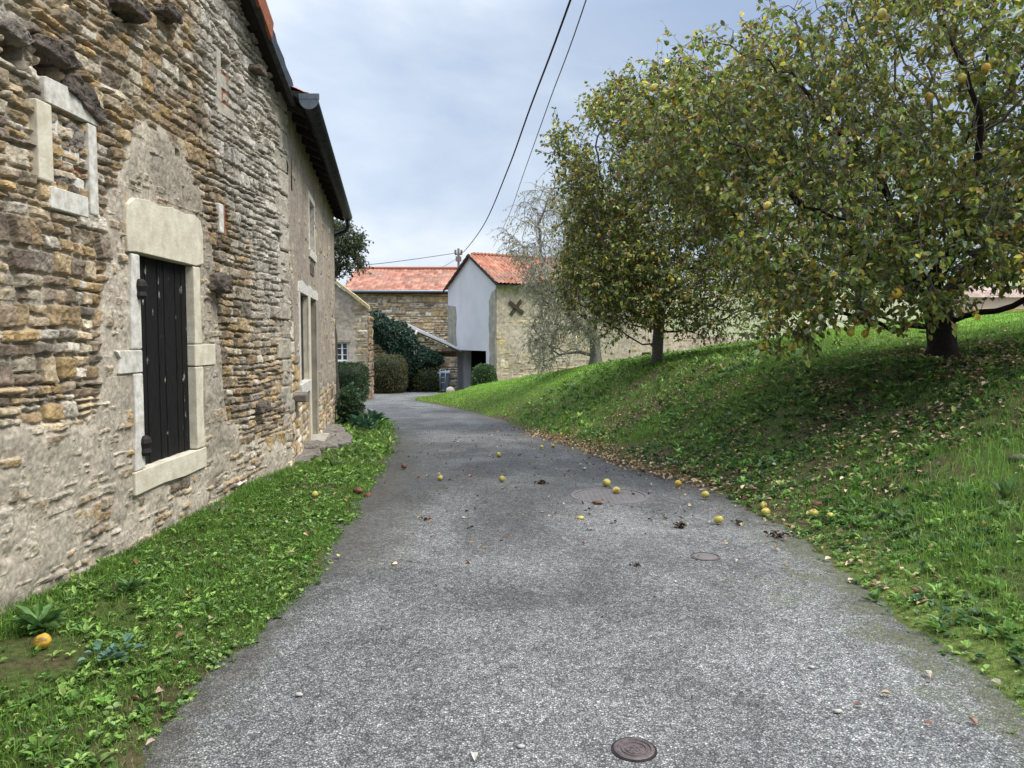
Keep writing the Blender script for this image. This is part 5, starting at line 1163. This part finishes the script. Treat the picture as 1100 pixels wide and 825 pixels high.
# ================================================================== SMALL THINGS
def rz0(x,y): return float(zr(y))+.012
FQ_=[(-.81,8.59,'small yellow quince lying alone on the left side of the road','quince',.75),
(-.11,8.45,'yellow quince in the middle of the road, nearer of two in line','quince',.95),
(-.19,10.89,'yellow quince in the middle of the road, further of two in line','quince',.95),
(1.01,8.11,'yellow quince on the far rim of the large round cover','quince',1.1),
(1.06,7.72,'yellow quince on the near side of the large round cover','quince',.95),
(1.77,8.11,'orange tinged quince among dry leaves at the road edge','quince_o',.95),
(1.9,7.48,'yellow green quince at the edge of the leaf litter on the road','quince',1.05),
(1.76,6.47,'yellow quince alone on the right of the road beside a dark clump','quince',.9),
(2.26,6.76,'split yellow quince at the foot of the bank','quince',.95),
(2.30,6.95,'pale yellow quince behind the split one at the foot of the bank','quince',.8),
(2.55,6.42,'bruised yellow quince lying in the verge leaves','quince',.9),
(2.62,6.25,'yellow quince half hidden in the verge, nearest of those at the right','quince',.8),
(.47,12.04,'small far quince on the road, left of a pair','quince',.8),
(.66,12.2,'small far quince on the road, right of a pair','quince',.8)]
for (x,y,lb,mt,s) in FQ_:
    z=max(rz0(x,y),float(gz(x,y)));fruit('quince',(x,y,z+.043*s*.93),s,M[mt],rot=(random.uniform(.9,1.9),0,random.uniform(0,6)),label=lb)
for (x,y,lb,s,mt) in [(-2.33,3.73,'bright orange yellow quince in the bare soil at the wall foot, nearest the camera',1.0,'quince_o'),(-1.93,7.45,'yellow quince in the grass of the left verge',.85,'quince')]:
    fruit('quince',(x,y,float(gz(x,y))+.042*s),s,M[mt],rot=(1.3,.2,1),label=lb)
lump('rotten_quince',(.81,7.23,rz0(.81,7.23)+.016),.038,M['rotten'],4,(1.25,.9,.5),.3,'squashed brown quince below the large round cover','fruit')
lump('rotten_quince',(2.66,6.62,float(gz(2.66,6.62))+.03),.045,M['rotten'],9,(1,.9,.8),.2,'rotten red brown quince at the foot of the bank','fruit')
lump('rotten_quince',(-1.56,7.72,float(gz(-1.56,7.72))+.04),.048,M['rotten'],6,(1.1,.9,.8),.2,'rotten dark red quince, left of two at the edge of the left verge','fruit')
lump('rotten_quince',(-1.45,7.66,float(gz(-1.45,7.66))+.035),.045,M['rotten'],7,(1,1,.8),.2,'rotten dark red quince, right of two at the edge of the left verge','fruit')
lump('rotten_quince',(-1.36,9.6,rz0(-1.4,9.6)+.03),.036,M['rotten'],8,(1,1,.8),.2,'single small reddish fruit on the road beside the left verge','fruit')
lump('unripe_quince',(.60,6.62,rz0(.6,6.6)+.014),.028,M['quince'],8,(1.1,.9,.6),.2,'tiny greenish fruit fragment on the road','fruit')
# dark clumps
def clump(x,y,s,lb,seed):
    rg=np.random.default_rng(seed);n=26;P=np.stack([x+rg.normal(0,s*.5,n),y+rg.normal(0,s*.4,n),np.full(n,rz0(x,y))+rg.uniform(0,s*.45,n)],-1)
    D=rg.normal(0,1,(n,3));D[:,2]*=.5;Nn=rg.normal(0,.6,(n,3));Nn[:,2]+=.8;L=rg.uniform(.4,.9,n)*s
    V,F,C=leafcloud(P,D,Nn,L,L*.5,pal(n,[(.09,.06,.04),(.14,.09,.06),(.05,.035,.025)],[1,1,1],.3,rg),.5)
    o=mesh_np('leaf_clump',V,F,mat=M['litter'],cols=C);tag(o,lb,'leaf clump');return o
clump(.86,5.25,.035,'small black withered leaf clump in the middle right of the road',1)
clump(1.93,6.46,.045,'upright dark withered clump beside the lone quince',2)
clump(2.12,6.05,.06,'brown flattened leaf clump near the right road edge',3)
clump(.32,8.3,.07,'long dark heap of rotting leaves left of the large round cover',5)
clump(-.75,6.6,.035,'reddish brown leaf scraps on the left half of the road',6)
clump(1.42,6.35,.065,'pinkish scattered leaf scraps left of the lone quince',7)
# individual stray leaves and pebbles
def sleaf(x,y,L,c,lb,grp=None,seed=0,rz=0.):
    rg=np.random.default_rng(seed);z=max(rz0(x,y),float(gz(x,y)))+.008
    V,F,C=leafcloud(np.zeros((1,3)),np.array([[1,.0,.1]]),np.array([[.1,.2,1.]]),np.array([L]),np.array([L*.55]),np.array([c]),.4)
    V[:,0]-=L/2
    o=mesh_np('dry_leaf',V,F,mat=M['litter'],cols=C);o.location=(x,y,z);o.rotation_euler=(rg.uniform(-.1,.1),rg.uniform(-.1,.1),rz or rg.uniform(0,6))
    tag(o,lb,'leaf',grp);return o
G=lambda px,py:(lambda d:((px-550)/826*d*1.0,d))(1.6/(((py-412.5)/826+.06116)/(1-((py-412.5)/826)*.06116)))
sl_=[((1060,780),.05,(.40,.22,.15),'reddish brown leaf lying on the road at the lower right corner'),((963,750),.05,(.45,.34,.22),'tan curled leaf on the road near the lower right'),
((932,762),.04,(.22,.12,.09),'dark reddish leaf on the road left of the tan curled one'),((1010,782),.04,(.35,.2,.15),'small pinkish leaf on the road near the lower right corner'),
((1008,728),.06,(.5,.42,.3),'pale tan leaf at the moss edge on the right'),((1083,738),.06,(.55,.5,.36),'pale leaf on the moss at the right frame edge'),
((918,610),.08,(.55,.42,.27),'largest cream leaf standing at the right road edge'),((770,612),.035,(.35,.2,.1),'small orange brown leaf on the road right of the small round cover'),
((803,750),.03,(.08,.07,.06),'small black leaf scrap on the lower right of the road'),((730,628),.035,(.55,.53,.48),'small white leaf on the road below the small round cover'),
((508,818),.05,(.6,.56,.48),'thin whitish leaf at the bottom middle of the road'),((150,803),.045,(.45,.33,.24),'tan leaf at the bottom left edge of the verge'),
((151,728),.05,(.55,.42,.32),'pinkish leaf in the left verge below the blue green weed'),((187,718),.045,(.62,.58,.46),'pale leaf near the left road edge'),
((339,536),.05,(.5,.45,.12),'yellow leaf in the far part of the left verge'),((284,668),.04,(.55,.45,.32),'cream leaf at the ragged left road edge'),((362,600),.07,(.45,.46,.2),'yellow green leaf lying on the dark road dirt at the left edge'),
((448,512),.06,(.3,.12,.08),'red brown leaf on the road left of the quinces in line'),((505,510),.08,(.35,.14,.09),'bright red brown leaf between the two left quinces on the road')]
for i,((px,py),L,c,lb) in enumerate(sl_):
    x,y=G(px,py);sleaf(x,y,L,c,lb,seed=i+3)
pb=[((315,750),.013,'pale pebble on the road at the lower left'),((560,806),.012,'white pebble on the road left of the brown valve cover'),((910,768),.014,'white pebble on the right part of the road'),((880,720),.011,'small white stone chip on the right half of the road'),((497,558),.014,'small pale pebble in the upper middle of the road')]
for i,((px,py),s,lb) in enumerate(pb):
    x,y=G(px,py);lump('pebble',(x,y,rz0(x,y)+s*.4),s,M['pebble'],i+20,(1.4,.9,.6),.25,lb,'pebble',k=6)
# valve cover in the foreground with raised ring and worn relief
x,y=.47,2.87;z=rz0(x,y)
vc=empty('valve_cover','small round brown cast iron valve cover with worn relief in the foreground of the road','valve cover',(x,y,z))
mb=MB();mb.lathe([(0,-.01),(.079,-.01),(.079,.006),(.074,.009),(.066,.009),(.063,.004),(.052,.004),(.050,.008),(.046,.008),(.044,.004),(0,.004)],(0,0,.0),40);mb.build('lid',M['castiron'],vc)
mb=MB();random.seed(4)
for (cx_,cy_,r_,a0,a1) in ((-.022,.0,.012,20,300),(.024,.004,.012,-120,170),(0,.018,.009,0,330),(.002,-.02,.010,-160,100),(.0,.0,.033,200,330)):
    mb.tube([(cx_+r_*math.cos(R(a)),cy_+r_*math.sin(R(a)),.0045) for a in np.linspace(a0,a1,12)],.0026,5)
mb.build('raised_relief',M['castiron'],vc,sm=True)
mb=MB();mb.lathe([(.080,-.01),(.080,.003),(.088,.004),(.093,-.01)],(0,0,0),40);mb.build('frame_ring',M['iron'],vc)
x,y=.98,7.62;z=rz0(x,y)
mh=empty('manhole_cover','large reddish round manhole cover in the road with two quinces on it','manhole cover',(x,y,z))
mb=MB();mb.lathe([(0,.006),(.33,.006),(.345,.002),(.345,-.01)],(0,0,0),48)
mb.build('lid',M['redlid'],mh)
mb=MB();mb.lathe([(.352,-.01),(.352,.006),(.39,.006),(.40,-.01)],(0,0,0),48);mb.build('frame_ring',M['redlid'],mh)
mb=MB()
for i in range(-6,7):
    for j in range(-6,7):
        if math.hypot(i,j)<6.1: mb.box(i*.05-.014,i*.05+.014,j*.05-.006,j*.05+.006,.005,.0075)
mb.build('stud_pattern',M['redlid'],mh)
x,y=1.40,5.48
sc_=empty('stopcock_cover','small dull red round cover flush in the road, below the scattered leaf scraps','cover',(x,y,rz0(x,y)))
mb=MB();mb.lathe([(0,.004),(.085,.004),(.09,-.01)],(0,0,0),30);mb.build('lid',M['redlid'],sc_)
mb=MB();mb.lathe([(.094,-.01),(.094,.005),(.106,.004),(.108,-.01)],(0,0,0),30);mb.build('frame_ring',M['castiron'],sc_)
# stone in bank, blue-green weed and dock rosettes near the wall (countable plants)
lump('field_stone',(3.95,5.95,float(gz(3.95,5.95))-.0),.06,M['dark_stone'],5,(1.3,.8,.6),.25,'dark rough stone lying in the bank at the right edge','stone')
def plant(name,label,x,y,nl,L,W,cols,e0,e1,seed,stem=.0):
    rg=np.random.default_rng(seed);z=float(gz(x,y));a=np.linspace(0,2*np.pi,nl,endpoint=False)+rg.normal(0,.3,nl);e=rg.uniform(e0,e1,nl)
    D=np.stack([np.cos(a)*np.cos(e),np.sin(a)*np.cos(e),np.sin(e)],-1);P=np.array([[0,0,.01]])+D*rg.uniform(0,stem,nl)[:,None];Nn=np.stack([-np.cos(a)*np.sin(e),-np.sin(a)*np.sin(e),np.cos(e)+.3],-1)
    Ls=rg.uniform(*L,nl);V,F,C=leafcloud(P,D,Nn,Ls,Ls*W,pal(nl,cols,[1]*len(cols),.2,rg),.3);o=mesh_np(name,V,F,mat=M['weed'],cols=C);o.location=(x,y,z)
    tag(o,label,'plant');return o
plant('blue_green_weed','blue green round leaved weed in the left verge near the road',-1.93,3.62,26,(.035,.06),.85,[(.10,.19,.13),(.13,.22,.15)],.1,.9,1,.12)
plant('dock_plant','broad leaved dock rosette at the wall foot behind the orange quince',-2.48,3.95,34,(.09,.19),.24,[(.10,.19,.05),(.14,.25,.08)],.35,1.1,2)
plant('dock_plant','smaller dock rosette further along the wall foot',-2.30,4.55,26,(.07,.14),.26,[(.10,.19,.05),(.14,.25,.08)],.35,1.1,3)
plant('dandelion_plant','pale green flat rosette at the lower right moss edge',2.12,4.05,12,(.05,.09),.4,[(.16,.27,.09),(.13,.24,.08)],.1,.5,4)
plant('dock_plant','tall upright dock leaves in the grass of the bank at the right',3.5,5.4,9,(.14,.2),.35,[(.12,.2,.06),(.16,.25,.09)],.7,1.3,5)
for i,(u,o,s) in enumerate([(15.6,.55,1.),(16.2,.7,1.2),(16.8,.85,1.),(15.0,.75,.8)]):
    p=HW(u,o,0);plant('garden_plant',['leafy plant against the plastered house wall, second from the door','bushy leafy plant in the middle of the strip by the plastered house','leafy plant at the far corner of the plastered house','low leafy plant nearest the door step of the plastered house'][i],p[0],p[1],34,(.12*s,.22*s),.6,[(.05,.12,.06),(.08,.16,.08),(.04,.09,.05)],.3,1.3,10+i,.25)

# ================================================================== SKY, SUN, CAMERA
world=bpy.data.worlds.new('World');scene.world=world;world.use_nodes=True;nt=world.node_tree
bg=nt.nodes['Background'];sky=nt.nodes.new('ShaderNodeTexSky');sky.sky_type='NISHITA';sky.sun_disc=False
SUN_EL,SUN_AZ=56,108      # azimuth measured clockwise from +y (view direction)
sky.sun_elevation=R(SUN_EL);sky.sun_rotation=R(SUN_AZ);sky.air_density=1.2;sky.dust_density=2.5
tc=nt.nodes.new('ShaderNodeTexCoord');mp=nt.nodes.new('ShaderNodeMapping');mp.inputs['Scale'].default_value=(1.2,1.2,3.2);nt.links.new(tc.outputs['Generated'],mp.inputs[0])
mp.inputs['Location'].default_value=(3.1,.6,.3)
def wn(scale,det,rough,dist=.3):
    n=nt.nodes.new('ShaderNodeTexNoise');n.inputs['Scale'].default_value=scale;n.inputs['Detail'].default_value=det;n.inputs['Roughness'].default_value=rough;n.inputs['Distortion'].default_value=dist;nt.links.new(mp.outputs[0],n.inputs['Vector']);return n.outputs[0]
n1=wn(1.25,7,.52,.25)
cl=ramp(nt,n1,[(.30,(3.7,4.8,6.9)),(.46,(4.7,5.7,7.4)),(.57,(6.2,7.1,8.4)),(.68,(9.2,9.6,10.2))])
# cloud brighter towards the left of the view, dimmer to the right
sepx=nt.nodes.new('ShaderNodeSeparateXYZ');nt.links.new(tc.outputs['Generated'],sepx.inputs[0])
mr=nt.nodes.new('ShaderNodeMapRange');mr.inputs['From Min'].default_value=-.45;mr.inputs['From Max'].default_value=.35;mr.inputs['To Min'].default_value=1.08;mr.inputs['To Max'].default_value=.88;nt.links.new(sepx.outputs[0],mr.inputs[0])
zn=nt.nodes.new('ShaderNodeMapRange');zn.inputs['From Min'].default_value=.38;zn.inputs['From Max'].default_value=1;zn.inputs['To Min'].default_value=1.;zn.inputs['To Max'].default_value=4.2;nt.links.new(sepx.outputs[2],zn.inputs[0])
c1=mix(nt,cl,mr.outputs[0],1,'MULTIPLY')
c1=mix(nt,c1,zn.outputs[0],1,'MULTIPLY')
fin=mix(nt,sky.outputs[0],c1,.88)
nt.links.new(fin,bg.inputs[0]);bg.inputs[1].default_value=.072
sun=bpy.data.lights.new('sun','SUN');sun.energy=2.3;sun.angle=R(28);sun.color=(1,.95,.87)
so=bpy.data.objects.new('sun',sun);COL.objects.link(so)
dv=Vector((math.sin(R(SUN_AZ))*math.cos(R(SUN_EL)),math.cos(R(SUN_AZ))*math.cos(R(SUN_EL)),math.sin(R(SUN_EL))))
so.rotation_euler=dv.to_track_quat('Z','Y').to_euler();so.location=dv*50
cam=bpy.data.cameras.new('camera');co=bpy.data.objects.new('camera',cam);COL.objects.link(co);scene.camera=co
co.location=(0,0,1.6);co.rotation_euler=(R(90-3.5),0,0);cam.sensor_width=36;cam.lens=36*826/1100;cam.clip_end=3000;cam.clip_start=.05
vs=scene.view_settings;vs.view_transform='Standard';vs.look='None';vs.gamma=1;vs.exposure=.76;vs.use_curve_mapping=False
scene.cycles.max_bounces=6;scene.cycles.diffuse_bounces=3;scene.cycles.transmission_bounces=3;scene.cycles.transparent_max_bounces=6
